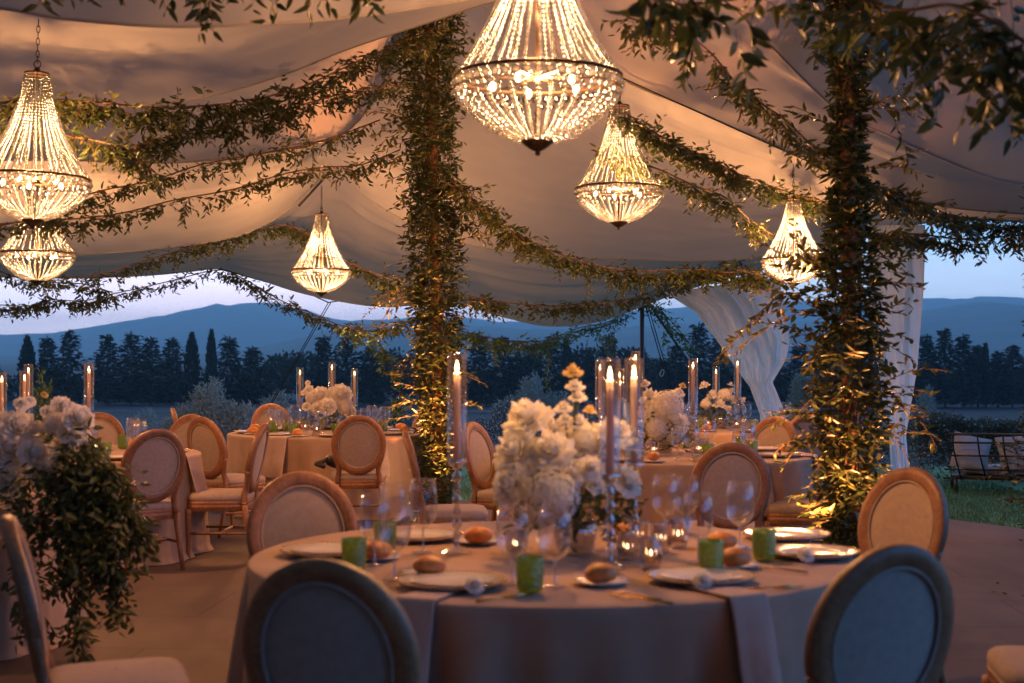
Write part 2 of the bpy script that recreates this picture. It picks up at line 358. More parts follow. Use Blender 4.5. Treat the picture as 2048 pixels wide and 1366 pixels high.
class Leaves:
    def __init__(s): s.P = []; s.D = []; s.N = []; s.L = []
    def add(s, p, d, n, l): s.P.append(p); s.D.append(d); s.N.append(n); s.L.append(l)
    def build(s, name, m, parent=None, wf=.34, origin=(0, 0, 0)):
        V = leaf_arrays(np.array(s.P) - np.array(origin), s.D, s.N, s.L, wf); n = len(s.P)
        idx = (LIDX[None, :] + (np.arange(n) * 8)[:, None]).ravel()
        return mesh_np(name, V, np.tile(LSZ, n), idx, m, parent)
def rv(s=1.0): return Vector((random.gauss(0, s), random.gauss(0, s), random.gauss(0, s)))
def twig(LV, MBs, p, d, ln, leaf, step=.032, droop=.5, r=.0018):
    """a twig with alternate leaves"""
    p = Vector(p); d = Vector(d).normalized(); n = max(2, int(ln / step)); pts = [p.copy()]; side = random.choice((-1, 1))
    for i in range(n):
        d = (d + rv(.10) + Vector((0, 0, -droop * .10))).normalized()
        p = p + d * step; pts.append(p.copy())
        sd = d.cross(Vector((0, 0, 1)) + rv(.35)); 
        if sd.length < 1e-3: sd = Vector((1, 0, 0))
        sd.normalize(); side = -side
        ld = (d * .55 + sd * side * .9 + rv(.22) + Vector((0, 0, -.25 * droop))).normalized()
        nn = d.cross(sd) * random.choice((1, 1, -1)) + rv(.45)
        LV.add(p, ld, nn, leaf * random.uniform(.7, 1.3) * (1 - .35 * i / n))
    if MBs is not None and len(pts) > 2: MBs.tube([origin_shift(q) for q in pts[::2]], r, 3, False)
OS = Vector((0, 0, 0))
def origin_shift(q): return q - OS

# ------------------------------------------------------------------ ground
def tz(x, y):
    if y < 21: return -.16
    t = min(1, (y - 21) / 130); t = t * t * (3 - 2 * t)
    return -.16 - 6.4 * t + (.0 if y < 60 else .25 * math.sin(x * .03) * math.sin(y * .021))
def structure(o): o['kind'] = 'structure'; return o
def ground():
    ys = [-60, -20, 0, 10, 16, 21] + list(np.linspace(24, 160, 24)) + [185, 215, 260, 320, 420, 600, 900, 1500, 2500, 4000, 7000, 12000]
    xs = sorted(set([-9000, -4000, -2000, -1000, -500, -300] + list(np.linspace(-200, 200, 41)) + [300, 500, 1000, 2000, 4000, 9000]))
    m = MB(); w = len(xs)
    m.add([(x, y, tz(x, y)) for y in ys for x in xs], [(j * w + i, j * w + i + 1, (j + 1) * w + i + 1, (j + 1) * w + i) for j in range(len(ys) - 1) for i in range(w - 1)])
    structure(m.build('ground', M_FIELD))
    m = MB(); m.grid(lambda u, v: (-14 + 30 * u, -8 + 29.5 * v, -.145), 6, 6); structure(m.build('lawn', M_GRASS))
    # short blades on the visible bit of lawn
    LV = Leaves()
    for _ in range(26000):
        if random.random() < .6: x = random.uniform(2.6, 6.2); y = random.uniform(12.2, 18.5)
        else: x = random.uniform(-5.5, 1.5); y = random.uniform(15.2, 20)
        LV.add((x, y, -.145), (random.gauss(0, .35), random.gauss(0, .35), 1), rv(), random.uniform(.025, .06))
    tag(LV.build('grass', M_GRASS, wf=.16), kind='stuff')
    # deck: polygon with a diagonal right edge
    A = G(1880, 1036); B = G(2048, 1057); d = (B - A).normalized()
    e1 = A - d * 1.2; e2 = B + d * 6
    poly = [(e1.x, e1.y), (e1.x - 1.6, 14.9), (-7.5, 15.1), (-7.5, -6), (e2.x + 3, -6), (e2.x, e2.y)]
    m = MB(); n = len(poly)
    m.add([(x, y, 0) for x, y in poly] + [(x, y, -.155) for x, y in poly], [tuple(range(n))] + [(i, (i + 1) % n, (i + 1) % n + n, i + n) for i in range(n)])
    structure(m.build('floor', M_FLOOR, smooth=False))
    m = MB(); m.grid(lambda u, v: (-400 + 440 * u, 205 + 2.2 * v, tz(0, 207) + .3), 8, 1); structure(m.build('road', M_ROAD))
    m = MB(); c = P(549, 778, 330); m.grid(lambda u, v: (c.x - 1.6 + 3.2 * u, 328 + 14 * v, tz(0, 300) + .35), 2, 1)
    structure(m.build('pond', M_WATER))
ground()

# ------------------------------------------------------------------ hills
def vnoise(seed):
    r = np.random.default_rng(seed); t = r.uniform(-1, 1, (64, 64))
    def f(x, y):
        s = 0; a = 1
        for o in range(5):
            xi = math.floor(x); yi = math.floor(y); fx = x - xi; fy = y - yi; fx = fx * fx * (3 - 2 * fx); fy = fy * fy * (3 - 2 * fy)
            q = lambda i, j: t[i % 64, j % 64]
            s += a * ((q(xi, yi) * (1 - fx) + q(xi + 1, yi) * fx) * (1 - fy) + (q(xi, yi + 1) * (1 - fx) + q(xi + 1, yi + 1) * fx) * fy)
            x = x * 2.03 + 7.1; y = y * 2.03 + 3.3; a *= .5
        return s
    return f
def ridge(prof, D, depth, seed, amp):
    f = vnoise(seed); xs = [p[0] for p in prof]; ys = [p[1] for p in prof]; NU, NV = 260, 34; m = MB()
    def fn(u, v):
        px = xs[0] + (xs[-1] - xs[0]) * u; py = float(np.interp(px, xs, ys)); c = P(px, py, D)
        y = D - depth + 1.5 * depth * v
        base = -7.5; t = v / .6667
        s = (t if t < 1 else max(0, 1 - (t - 1) * 2)); s = math.sin(min(1, s) * PI / 2) ** 1.2
        x = c.x * (y / D) ** .6
        n = f(x / depth * 5, y / depth * 5)
        return (x, y, base + (c.z - base) * s * (1 + .16 * n * (1 - s)) + amp * s * f(x / depth * 26, y / depth * 26))
    m.grid(fn, NU, NV); return structure(m.build('hills', M_HILL))
ridge([(-900, 690), (-300, 680), (0, 673), (150, 668), (210, 656), (330, 636), (400, 622), (445, 612), (470, 615), (500, 608), (560, 611), (600, 620), (650, 634), (720, 645), (800, 640), (900, 636), (1000, 646), (1150, 636), (1300, 622), (1450, 612), (1560, 606), (1700, 612), (1840, 600), (1900, 600), (1960, 596), (2048, 601), (2300, 615), (2900, 650)], 6000, 2200, 3, 7.0)
ridge([(-900, 715), (300, 712), (450, 706), (560, 690), (650, 668), (760, 650), (900, 652), (1050, 660), (1200, 662), (1330, 650), (1480, 655), (1700, 640), (1850, 622), (1900, 613), (1940, 607), (2000, 614), (2100, 622), (2500, 640), (2900, 670)], 3600, 1500, 9, 4.0)

# ------------------------------------------------------------------ far trees
def conifer(name, px, top, hw, d, kind, label, n=900):
    z0 = tz(0, d) - .2; c = P(px, top, d); h = c.z - z0; w = hw / F * d; LV = Leaves()
    root = empty(name, (c.x, d, z0), 0, label, 'tree', 'trees across the valley')
    mm = MB(); mm.tube([(0, 0, 0), (.1, 0, h * .5), (0, 0, h * .96)], [.22, .14, .03], 6); 
    ph = random.uniform(0, 6); gaps = [random.uniform(.1, .9) for _ in range(4)]
    if kind == 'cypress':
        for _ in range(n):
            t = random.random() ** .8; z = h * (.05 + .95 * t); r = w * (math.sin(min(1, (1 - t) * 1.9 + .02) * PI / 2) ** .8) * random.uniform(.3, 1)
            a = random.uniform(0, 2 * PI); LV.add((r * math.cos(a), r * math.sin(a), z), (math.cos(a) * .3, math.sin(a) * .3, 1), rv(), random.uniform(.45, .85))
        wf = .5
    elif kind == 'conifer':
        nb = 74
        for b in range(nb):
            t = (b + random.random()) / nb; zb = h * (.07 + .91 * t); a = b * 2.4 + random.uniform(-.5, .5)
            L = w * min(1, (1.03 - t) ** .8 * 1.15) * random.uniform(.55, 1.2) * (1 + .3 * math.sin(a + ph) * math.sin(t * 9 + ph)) + .15
            mm.tube([(0, 0, zb), (L * math.cos(a) * .9, L * math.sin(a) * .9, zb + .05 * L)], [.05, .01], 3, False)
            k = int(8 + 26 * L / max(w, .1))
            for i in range(k):
                s = random.uniform(.1, 1); q = Vector((L * s * math.cos(a), L * s * math.sin(a), zb + .12 * L * s * s + random.gauss(0, .14)))
                q += Vector((random.gauss(0, .18), random.gauss(0, .18), 0)) * (1.2 + L * .2)
                LV.add(q, (math.cos(a) + random.gauss(0, .5), math.sin(a) + random.gauss(0, .5), random.uniform(-.35, .35)), (random.gauss(0, .4), random.gauss(0, .4), 1), random.uniform(.5, 1.05))
        for _ in range(30): LV.add((random.gauss(0, .06), random.gauss(0, .06), h * random.uniform(.88, 1)), (random.gauss(0, .4), random.gauss(0, .4), 1), rv(), .35)
        wf = .5
    else:
        lobes = [(Vector((random.uniform(-.6, .6) * w, random.uniform(-.6, .6) * w, h * random.uniform(.35, .82))), random.uniform(.28, .5) * min(w, h * .5)) for _ in range(9)]
        lobes.append((Vector((0, 0, h * .78)), h * .2))
        for _ in range(int(n * 1.3)):
            q, r = random.choice(lobes); dv = rv().normalized() * r * random.uniform(.6, 1.08)
            p = q + dv; p.z = min(p.z, h)
            LV.add(p, dv + rv(.4) * r, rv(), random.uniform(.45, .95))
        wf = .6
    mm.build('trunk', M_TRUNK, root)
    LV.build('crown', M_BROAD if kind == 'broad' else M_CONIF, root, wf)
ORD = {}
def trees():
    L = [(-28, 715, 34, 235, 'conifer'), (55, 678, 17, 232, 'cypress'), (95, 674, 30, 240, 'conifer'), (140, 661, 36, 230, 'conifer'), (215, 668, 35, 235, 'conifer'), (262, 664, 32, 238, 'conifer'), (302, 675, 33, 232, 'conifer'),
         (345, 676, 30, 236, 'conifer'), (384, 671, 15, 230, 'cypress'), (423, 666, 10, 228, 'cypress'), (460, 674, 36, 236, 'conifer'), (505, 694, 30, 234, 'conifer'), (556, 712, 36, 270, 'broad'), (606, 704, 42, 262, 'broad'),
         (648, 672, 30, 236, 'conifer'), (694, 670, 36, 232, 'conifer'), (742, 692, 27, 238, 'conifer'), (790, 696, 44, 245, 'broad'), (845, 690, 38, 240, 'broad'), (905, 672, 34, 236, 'conifer'), (958, 664, 33, 234, 'conifer'),
         (1004, 672, 34, 239, 'conifer'), (1055, 686, 40, 242, 'broad'), (1108, 668, 33, 235, 'conifer'), (1133, 676, 9, 230, 'cypress'), (1165, 690, 38, 244, 'broad'), (1218, 668, 36, 233, 'conifer'), (1262, 694, 34, 246, 'broad'), (1312, 716, 34, 255, 'broad'), (1352, 690, 34, 240, 'conifer'), (1398, 646, 34, 230, 'conifer'),
         (1440, 662, 30, 235, 'conifer'), (1490, 680, 36, 240, 'conifer'), (1545, 684, 36, 236, 'conifer'), (1600, 690, 36, 239, 'conifer'), (1655, 680, 34, 236, 'conifer'), (1700, 690, 34, 238, 'broad'), (1752, 678, 34, 238, 'conifer'), (1800, 684, 32, 235, 'conifer'),
         (1854, 670, 24, 232, 'conifer'), (1890, 658, 28, 236, 'conifer'), (1927, 670, 26, 230, 'conifer'), (1955, 690, 20, 236, 'conifer'), (1971, 693, 6, 229, 'cypress'), (1995, 704, 22, 234, 'conifer'), (2024, 692, 30, 231, 'conifer'), (2066, 700, 28, 236, 'conifer')]
    land = lambda px: ('left of the hanging beaded lamps, ' if px < 40 else 'behind the flowers at far left, ' if px < 170 else 'above the chairs at left, ' if px < 400 else 'left of the slanting tent rope, ' if px < 640 else 'behind the candles of the far table, ' if px < 760 else 'beside the middle leafy column, ' if px < 960
        else 'above the nearest white bouquet, ' if px < 1180 else 'behind the tent pole, ' if px < 1350 else 'left of the gathered curtain, ' if px < 1460 else 'behind the white curtains, ' if px < 1830 else 'beyond the garden bench, ')
    nm = {'conifer': 'conifer_tree', 'cypress': 'cypress_tree', 'broad': 'broadleaf_tree'}
    ad = {'conifer': 'dark shaggy conifer', 'cypress': 'thin pointed cypress', 'broad': 'rounded bushy tree'}
    cnt = {}
    for t in L: cnt.setdefault((land(t[0]), t[4]), []).append(t[0])
    for px, top, hw, d, k in L:
        hw *= 1.2 if k != 'cypress' else 1; r = cnt[(land(px), k)]; i = r.index(px); ln = len(r)
        pos = 'the only one there' if ln == 1 else ('leftmost there' if i == 0 else 'rightmost there' if i == ln - 1 else ['', 'second', 'third', 'fourth', 'fifth', 'sixth', 'seventh'][i] + ' from left there')
        conifer(nm[k], px, top, hw, d, k, ad[k] + ' ' + land(px) + pos, 1300)
    LV = Leaves(); f = vnoise(12)
    for _ in range(16000):
        x = random.uniform(-115, 115); y = random.uniform(246, 262); h = 4.2 + 2.2 * f(x * .12, 1) + 1.2 * math.sin(x * .9); LV.add((x, y, tz(x, y) + max(.2, h) * random.random() ** .6), rv(), rv(), random.uniform(.5, 1.2))
    tag(LV.build('woodland', M_CONIF, wf=.6), kind='stuff')
trees()

# ------------------------------------------------------------------ near shrubs
def shrub(name, px0, px1, top, d, mt, n, leaf, label, cat, up=.8, flowers=0, shape='dome', base=-.25):
    a = P(px0, top, d); b = P(px1, top, d); w = (b.x - a.x) / 2; cx = (a.x + b.x) / 2; h = a.z - base
    root = empty(name, (cx, d, base), 0, label, cat); LV = Leaves(); MM = MB(); FL = Leaves()
    for _ in range(9 if shape == 'dome' else 24):
        aa = random.uniform(0, 2 * PI); x = random.uniform(-.7, .7) * w; MM.tube([(x * .4 if shape == 'dome' else x, 0, 0), (x, random.uniform(-.2, .2), h * .6)], [.02, .006], 4, False)
    for _ in range(n):
        if shape == 'dome':
            aa = random.uniform(0, 2 * PI); t = random.random() ** .55; x = math.cos(aa) * t * w; y = math.sin(aa) * t * min(w, 1.0)
            zt = h * math.sqrt(max(0, 1 - (t * .93) ** 2)) * (1 + .16 * math.sin(x * 9 + 2) + .1 * math.sin(x * 23)); z = zt * random.random() ** .35
        else:
            x = random.uniform(-w, w); y = random.uniform(-.6, .6); zt = h * (1 + .05 * math.sin(x * 3.1) + .04 * math.sin(x * 8.3)); z = zt * (random.random() ** .4) * (1 - .1 * abs(y))
            if random.random() < .5: y = -.6 + random.gauss(0, .07)
        base_p = Vector((x, y, max(.02, z))); dd = Vector((random.gauss(0, .4), random.gauss(0, .4), up + random.gauss(0, .3)))
        k = 4 if up > .5 else 3
        for j in range(k):
            LV.add(base_p + dd.normalized() * j * leaf * .55, dd * .6 + rv(.5), rv(), leaf * random.uniform(.7, 1.2))
        if random.random() < flowers: FL.add(base_p + Vector((0, -.03, .04)), rv(), Vector((0, -1, .6)) + rv(.3), leaf * .7)
    MM.build('stem', M_TRUNK, root); LV.build('foliage', mt, root, .3)
    if flowers: FL.build('blossom', M_WFLOW, root, .9)
def shrubs():
    shrub('olive_bush', 330, 520, 792, 23, M_OLIVE, 2600, .075, 'silvery olive bush behind the chairs at left', 'bush')
    shrub('olive_bush', 490, 620, 812, 24, M_OLIVE, 1300, .07, 'low silvery bush where the slanting rope comes down', 'bush')
    shrub('olive_bush', 240, 350, 835, 25, M_OLIVE, 700, .055, 'small grey green bush left of the silvery olive bush', 'bush')
    shrub('flowering_bush', 745, 870, 826, 24, M_HEDGE, 1100, .045, 'dark bush specked white left of the middle column foot', 'bush', .4, .5)
    shrub('flowering_bush', 925, 1110, 815, 25, M_HEDGE, 1700, .045, 'dark bush specked white right of the middle column', 'bush', .4, .5)
    shrub('olive_bush', 985, 1150, 775, 28, M_OLIVE, 2200, .07, 'silvery olive bush right behind the nearest bouquet', 'bush')
    shrub('flowering_bush', 1110, 1300, 822, 26, M_HEDGE, 1300, .045, 'dark low bush behind the candles of the nearest table', 'bush', .4, .15)
    shrub('olive_bush', 1560, 1665, 764, 27, M_OLIVE, 1600, .07, 'silvery olive bush between the gathered curtain and right column', 'bush')
    shrub('olive_bush', 1828, 1880, 788, 30, M_OLIVE, 350, .055, 'slim silvery bush beside the long hanging curtain', 'bush')
    shrub('hedge', 1810, 2330, 838, 19.4, M_HEDGE, 11000, .05, 'dark leafy hedge behind the garden bench', 'hedge', .45, .05, 'box')
    shrub('hedge', -260, 330, 868, 21.5, M_HEDGE, 5000, .05, 'dark low hedge behind the chairs at far left', 'hedge', .45, 0, 'box')
    shrub('hedge', 1250, 1800, 860, 21.5, M_HEDGE, 5000, .05, 'dark low hedge behind the far right table', 'hedge', .45, .03, 'box')
    shrub('garden_shrub', 55, 110, 790, 16.5, M_LEAFG, 260, .07, 'bright green leafy shrub behind the candles at far left', 'bush', .8)
shrubs()

# ------------------------------------------------------------------ tent canopy
XS = np.linspace(-900, 2450, 200)
LINES = {
 'a0': [(-900, -900, 0), (-300, -900, 0), (2450, -900, 0)],
 'L0': [(-900, 60, 7.4), (-300, -10, 7.2), (0, 17, 7.0), (130, 38, 7.0), (330, 53, 7), (520, 48, 7.1), (700, 34, 7.3), (960, -5, 7.5), (1150, -45, 7.6), (1300, -40, 8.0), (1440, 0, 8.6), (1520, 72, 9.2), (1620, 172, 10.0), (1690, 232, 10.3), (1770, 268, 10.5), (1950, 345, 10.7), (2048, 368, 10.8), (2200, 385, 10.9), (2450, 400, 11)],
 'L1': [(-900, 260, 11.6), (-300, 160, 11.5), (0, 203, 11.4), (200, 214, 11.4), (400, 196, 11.4), (560, 152, 11.4), (700, 97, 11.5), (860, 44, 11.6), (980, 6, 11.6), (1080, -5, 11.6), (1180, 80, 11.4), (1240, 155, 11.3), (1360, 208, 11.5), (1480, 262, 11.7), (1600, 312, 11.8), (1700, 350, 11.9), (1800, 392, 11.9), (1900, 415, 12), (2048, 428, 12), (2200, 432, 12), (2450, 430, 12)],
 'L2': [(-900, 360, 13.6), (-300, 310, 13.4), (0, 320, 13.2), (148, 321, 13.2), (303, 327, 13.2), (450, 318, 13.3), (550, 303, 13.5), (626, 290, 13.6), (700, 258, 13.8), (770, 170, 14), (870, 20, 14.2), (960, 10, 14.2), (1060, 120, 14.1), (1180, 225, 14), (1300, 300, 13.8), (1420, 350, 13.7), (1560, 395, 13.6), (1700, 418, 13.5), (1850, 436, 13.4), (2048, 436, 13.4), (2200, 440, 13.4), (2450, 440, 13.4)],
 'L3': [(-900, 520, 17), (-300, 500, 17), (0, 503, 16.9), (150, 508, 16.9), (290, 500, 17), (430, 482, 17), (520, 455, 17.1), (600, 400, 17.2), (665, 345, 17.3), (740, 400, 17.2), (830, 450, 17.1), (940, 490, 17), (1100, 512, 16.9), (1300, 520, 16.8), (1450, 520, 16.7), (1560, 505, 16.5), (1700, 470, 16.2), (1850, 441, 15.8), (2048, 438, 15.6), (2200, 445, 15.4), (2450, 445, 15.2)],
 'L4': [(-900, 580, 19.6), (-300, 560, 19.6), (0, 554, 19.5), (148, 556, 19.5), (290, 551, 19.5), (380, 543, 19.6), (440, 538, 19.7), (520, 560, 19.6), (620, 590, 19.5), (760, 613, 19.4), (900, 605, 19.3), (1000, 632, 19.2), (1100, 652, 19.2), (1200, 642, 19.2), (1290, 610, 19.3), (1350, 588, 19.3), (1450, 556, 19), (1560, 530, 18.6), (1700, 485, 18), (1850, 446, 17.2), (2048, 441, 16.8), (2200, 448, 16.5), (2450, 450, 16.2)]}
def line_pts(k):
    if k == 'a0': return [Vector(((x - 1024) / F * 7.2 * 1.35, -5.6, 4.3 - .5 * math.sin(PI * min(1, max(0, (x + 900) / 2500))) + .6)) for x in XS]
    L = LINES[k]; xs = [p[0] for p in L]; W3 = [P(*p) for p in L]
    # smooth in photo x
    out = []
    tmp = spline(W3, 1200); tx = [((q.x / q.y) * F + 1024) for q in tmp]
    for c in range(3): pass
    X = np.interp(XS, tx, [q.x for q in tmp]); Y = np.interp(XS, tx, [q.y for q in tmp]); Z = np.interp(XS, tx, [q.z for q in tmp])
    return [Vector((a, b, c)) for a, b, c in zip(X, Y, Z)]
TENT = empty('marquee', (0, 14, 0), 0, 'draped cream tent canopy on poles and ropes over the dining tables', 'tent')
TO = Vector((0, 14, 0))
def canopy():
    keys = ['a0', 'L0', 'L1', 'L2', 'L3', 'L4']; LP = [line_pts(k) for k in keys]
    sag = [0, -.45, -.36, -.25, -.05]; lip = [0, .10, .10, .12, .05]
    nr = [60, 54, 60, 60, 44]
    for s in range(5):
        a, b = LP[s], LP[s + 1]; fz = vnoise(50 + s); m = MB(); n = nr[s]; w = len(XS)
        def fn(u, v):
            i = min(int(round(u * (w - 1))), w - 1); p = a[i].lerp(b[i], v); x = p.x
            env = math.sin(PI * v)
            up = lip[s] * (1 - v) ** 3; back = .12 * (1 - v) ** 3 if s else 0
            wob = (.008 if s == 1 else .026) * env * fz(x * .12 + 3, v * 5) + .015 * env * math.sin(v * 31 + 2.2 * fz(x * .22, 1.5)) + .008 * env * math.sin(v * 57 + 3 * fz(x * .2, 4.5)) + .020 * math.sqrt(env) * fz(x * .6, v * 17)
            zz = p.z if s else a[i].z + (b[i].z - a[i].z) * v ** 9
            return (p.x, p.y + back - 14, zz - sag[s] * env + up + wob)
        m.grid(fn, w - 1, n)
        o = m.build('fabric_panel', M_CEIL, TENT)
        # rolled hem along the lower edge
        h = MB(); h.tube([(p.x, p.y - 14, p.z) for p in b], .009, 5, False); h.build('hem', M_CEIL, o)
    # added unseen walls, left and behind the camera, to block sky light
    fz = vnoise(91)
    for (x0, y0, x1, y1, n) in ((-7.4, -5.5, 2.4, -5.5, 60), (-7.4, -5.5, -7.4, 13.0, 110)):
        m = MB(); m.grid(lambda u, v: (x0 + (x1 - x0) * u + (.06 * math.sin(u * n) if x0 == x1 else 0), y0 + (y1 - y0) * u - 14 + (.06 * math.sin(u * n) if y0 == y1 else 0), .02 + 4.6 * v), 160, 4)
        m.build('sky_block_wall', M_CEIL, TENT)
    def rope(pts, r=.008, name='guy_rope'):
        mm = MB(); mm.tube([Vector(p) - TO for p in pts], r, 6); return mm.build(name, M_ROPE, TENT)
    # visible ropes
    rope([P(1240, 154, 11.2), P(1400, 226, 11.5), P(1600, 316, 11.7), P(1690, 352, 11.8)], .006)
    k = P(657, 605, 20.5)
    rope([P(440, 538, 19.6), P(540, 566, 19.9), P(622, 589, 20.3), k], .010)
    rope([k, P(700, 598, 19.6), P(760, 612, 19.3)], .009)
    for off in (0, .035): rope([k + Vector((off, 0, 0)), G(524 + off * 60, 830, -.2) if False else P(524 + off * 90, 836, 22.5) ], .007)
    rope([P(598, 412, 17), P(640, 366, 17.2), P(670, 332, 17.3)], .014)
    for a, b in (((1293, 618), (1345, 800)), ((1298, 618), (1352, 805)), ((1300, 612), (1400, 760)), ((1303, 614), (1408, 766))):
        rope([P(*a, 20), P(*b, 21.6)], .008)
    rope([P(1398, 755, 21.5), P(1425, 850, 22.2)], .006)
    # carabiner
    c = P(1324, 746, 20.9); mm = MB(); mm.tube([c - TO + Vector((.03 * math.cos(t), 0, .045 * math.sin(t) * 1.0 + .02 * math.cos(t))) for t in np.linspace(0, 2 * PI, 14)], .005, 5); mm.build('carabiner', M_PALE, TENT)
    # far white pole
    q = P(1284, 640, 20); mm = MB(); mm.tube([(q.x, 6, -.2), (q.x, 6, 2.4)], .032, 12); mm.build('pole', M_BENCH, TENT)
canopy()

# ------------------------------------------------------------------ curtains
def curtain(fn, name, label, nu=150, nv=60):
    m = MB(); m.grid(fn, nu, nv); o = m.build(name, M_CURT); md = o.modifiers.new('thick', 'SOLIDIFY'); md.thickness = .004
    return tag(o, label, 'curtain')
def curtains():
    # A: gathered, tied back; two sheets meeting at the knot near px 1530,y 765
    fz = vnoise(77)
    D = 17.2
    lefte = [(0, 1330, 585), (.15, 1392, 625), (.35, 1440, 690), (.55, 1478, 745), (.66, 1500, 775), (.8, 1520, 830), (1, 1530, 1000)]
    righte = [(0, 1555, 555), (.15, 1568, 600), (.35, 1580, 680), (.5, 1572, 720), (.62, 1545, 764), (.72, 1556, 790), (.85, 1580, 850), (1, 1604, 1000)]
    def fa(u, v):
        l = [np.interp(v, [q[0] for q in lefte], [q[k] for q in lefte]) for k in (1, 2)]
        r = [np.interp(v, [q[0] for q in righte], [q[k] for q in righte]) for k in (1, 2)]
        px = l[0] + (r[0] - l[0]) * u; py = l[1] + (r[1] - l[1]) * u
        wd = (r[0] - l[0]) / 180
        dd = ( .06 * math.sin(u * 17 + 3 * fz(u * 3, v * 1.5)) * min(1, .4 + wd * .7) ) + .12 * fz(u * 4, v * 2) + .1 * math.sin(PI * u)
        return P(px, py, D + dd)
    curtain(fa, 'curtain', 'white curtain gathered and tied in a knot left of right leafy column')
    ed = [(0, 1735, 1850, 450), (.25, 1737, 1848, 570), (.45, 1740, 1840, 670), (.6, 1758, 1834, 740), (.75, 1766, 1822, 810), (.88, 1778, 1812, 870), (1, 1784, 1822, 985)]
    def fb(u, v):
        l = np.interp(v, [q[0] for q in ed], [q[1] for q in ed]); r = np.interp(v, [q[0] for q in ed], [q[2] for q in ed]); py = np.interp(v, [q[0] for q in ed], [q[3] for q in ed])
        dd = .06 * math.sin(u * 10 + 2 * fz(u * 2 + 9, v)) + .08 * fz(u * 3, v * 2 + 5)
        return P(l + (r - l) * u, py, 15.6 + dd)
    curtain(fb, 'curtain', 'long white curtain hanging straight right behind the right leafy column', 90, 60)
curtains()

# ------------------------------------------------------------------ vines
def garland(path, label, rad=.06, dens=60, leaf=.075, hang=(), cat='garland', m=None, droop=1.0, tw=(.06, .2), group='leafy garlands under the canopy'):
    pts = spline([P(*q) for q in path], 60); o0 = pts[len(pts) // 2]; LV = Leaves(); ST = MB()
    root = empty('garland', tuple(o0), 0, label, cat, group)
    global OS; OS = o0
    ln = sum((pts[i + 1] - pts[i]).length for i in range(59))
    ST.tube([q - o0 for q in pts], .007, 5)
    ph = random.uniform(0, 6)
    for k in range(int(ln * dens * 1.25)):
        t = random.random() * 58.9; i = int(t); p = pts[i].lerp(pts[i + 1], t - i)
        tg = (pts[i + 1] - pts[i]).normalized()
        clump = .55 + .45 * math.sin(t * .55 + ph) * math.sin(t * .21 + ph * 2)
        q = p + rv(1).normalized() * rad * random.random() * (.6 + .6 * clump) + Vector((0, 0, -.3 * rad))
        d = tg * random.choice((-1, 1)) * random.uniform(.2, 1) + rv(.5) + Vector((0, 0, -.45 * droop))
        twig(LV, ST, q, d, random.uniform(*tw) * (.7 + .6 * clump), leaf, leaf * .42, droop)
    for (px, py, d, l) in hang:
        q = P(px, py, d)
        for _ in range(2): twig(LV, ST, q + rv(.01), Vector((random.uniform(-.25, .25), random.uniform(-.2, .2), -1)), l * random.uniform(.7, 1), leaf, leaf * .42, 1.2)
    ST.build('stem', M_STEM, root); LV.build('foliage', m or M_LEAF, root, .36, tuple(o0))
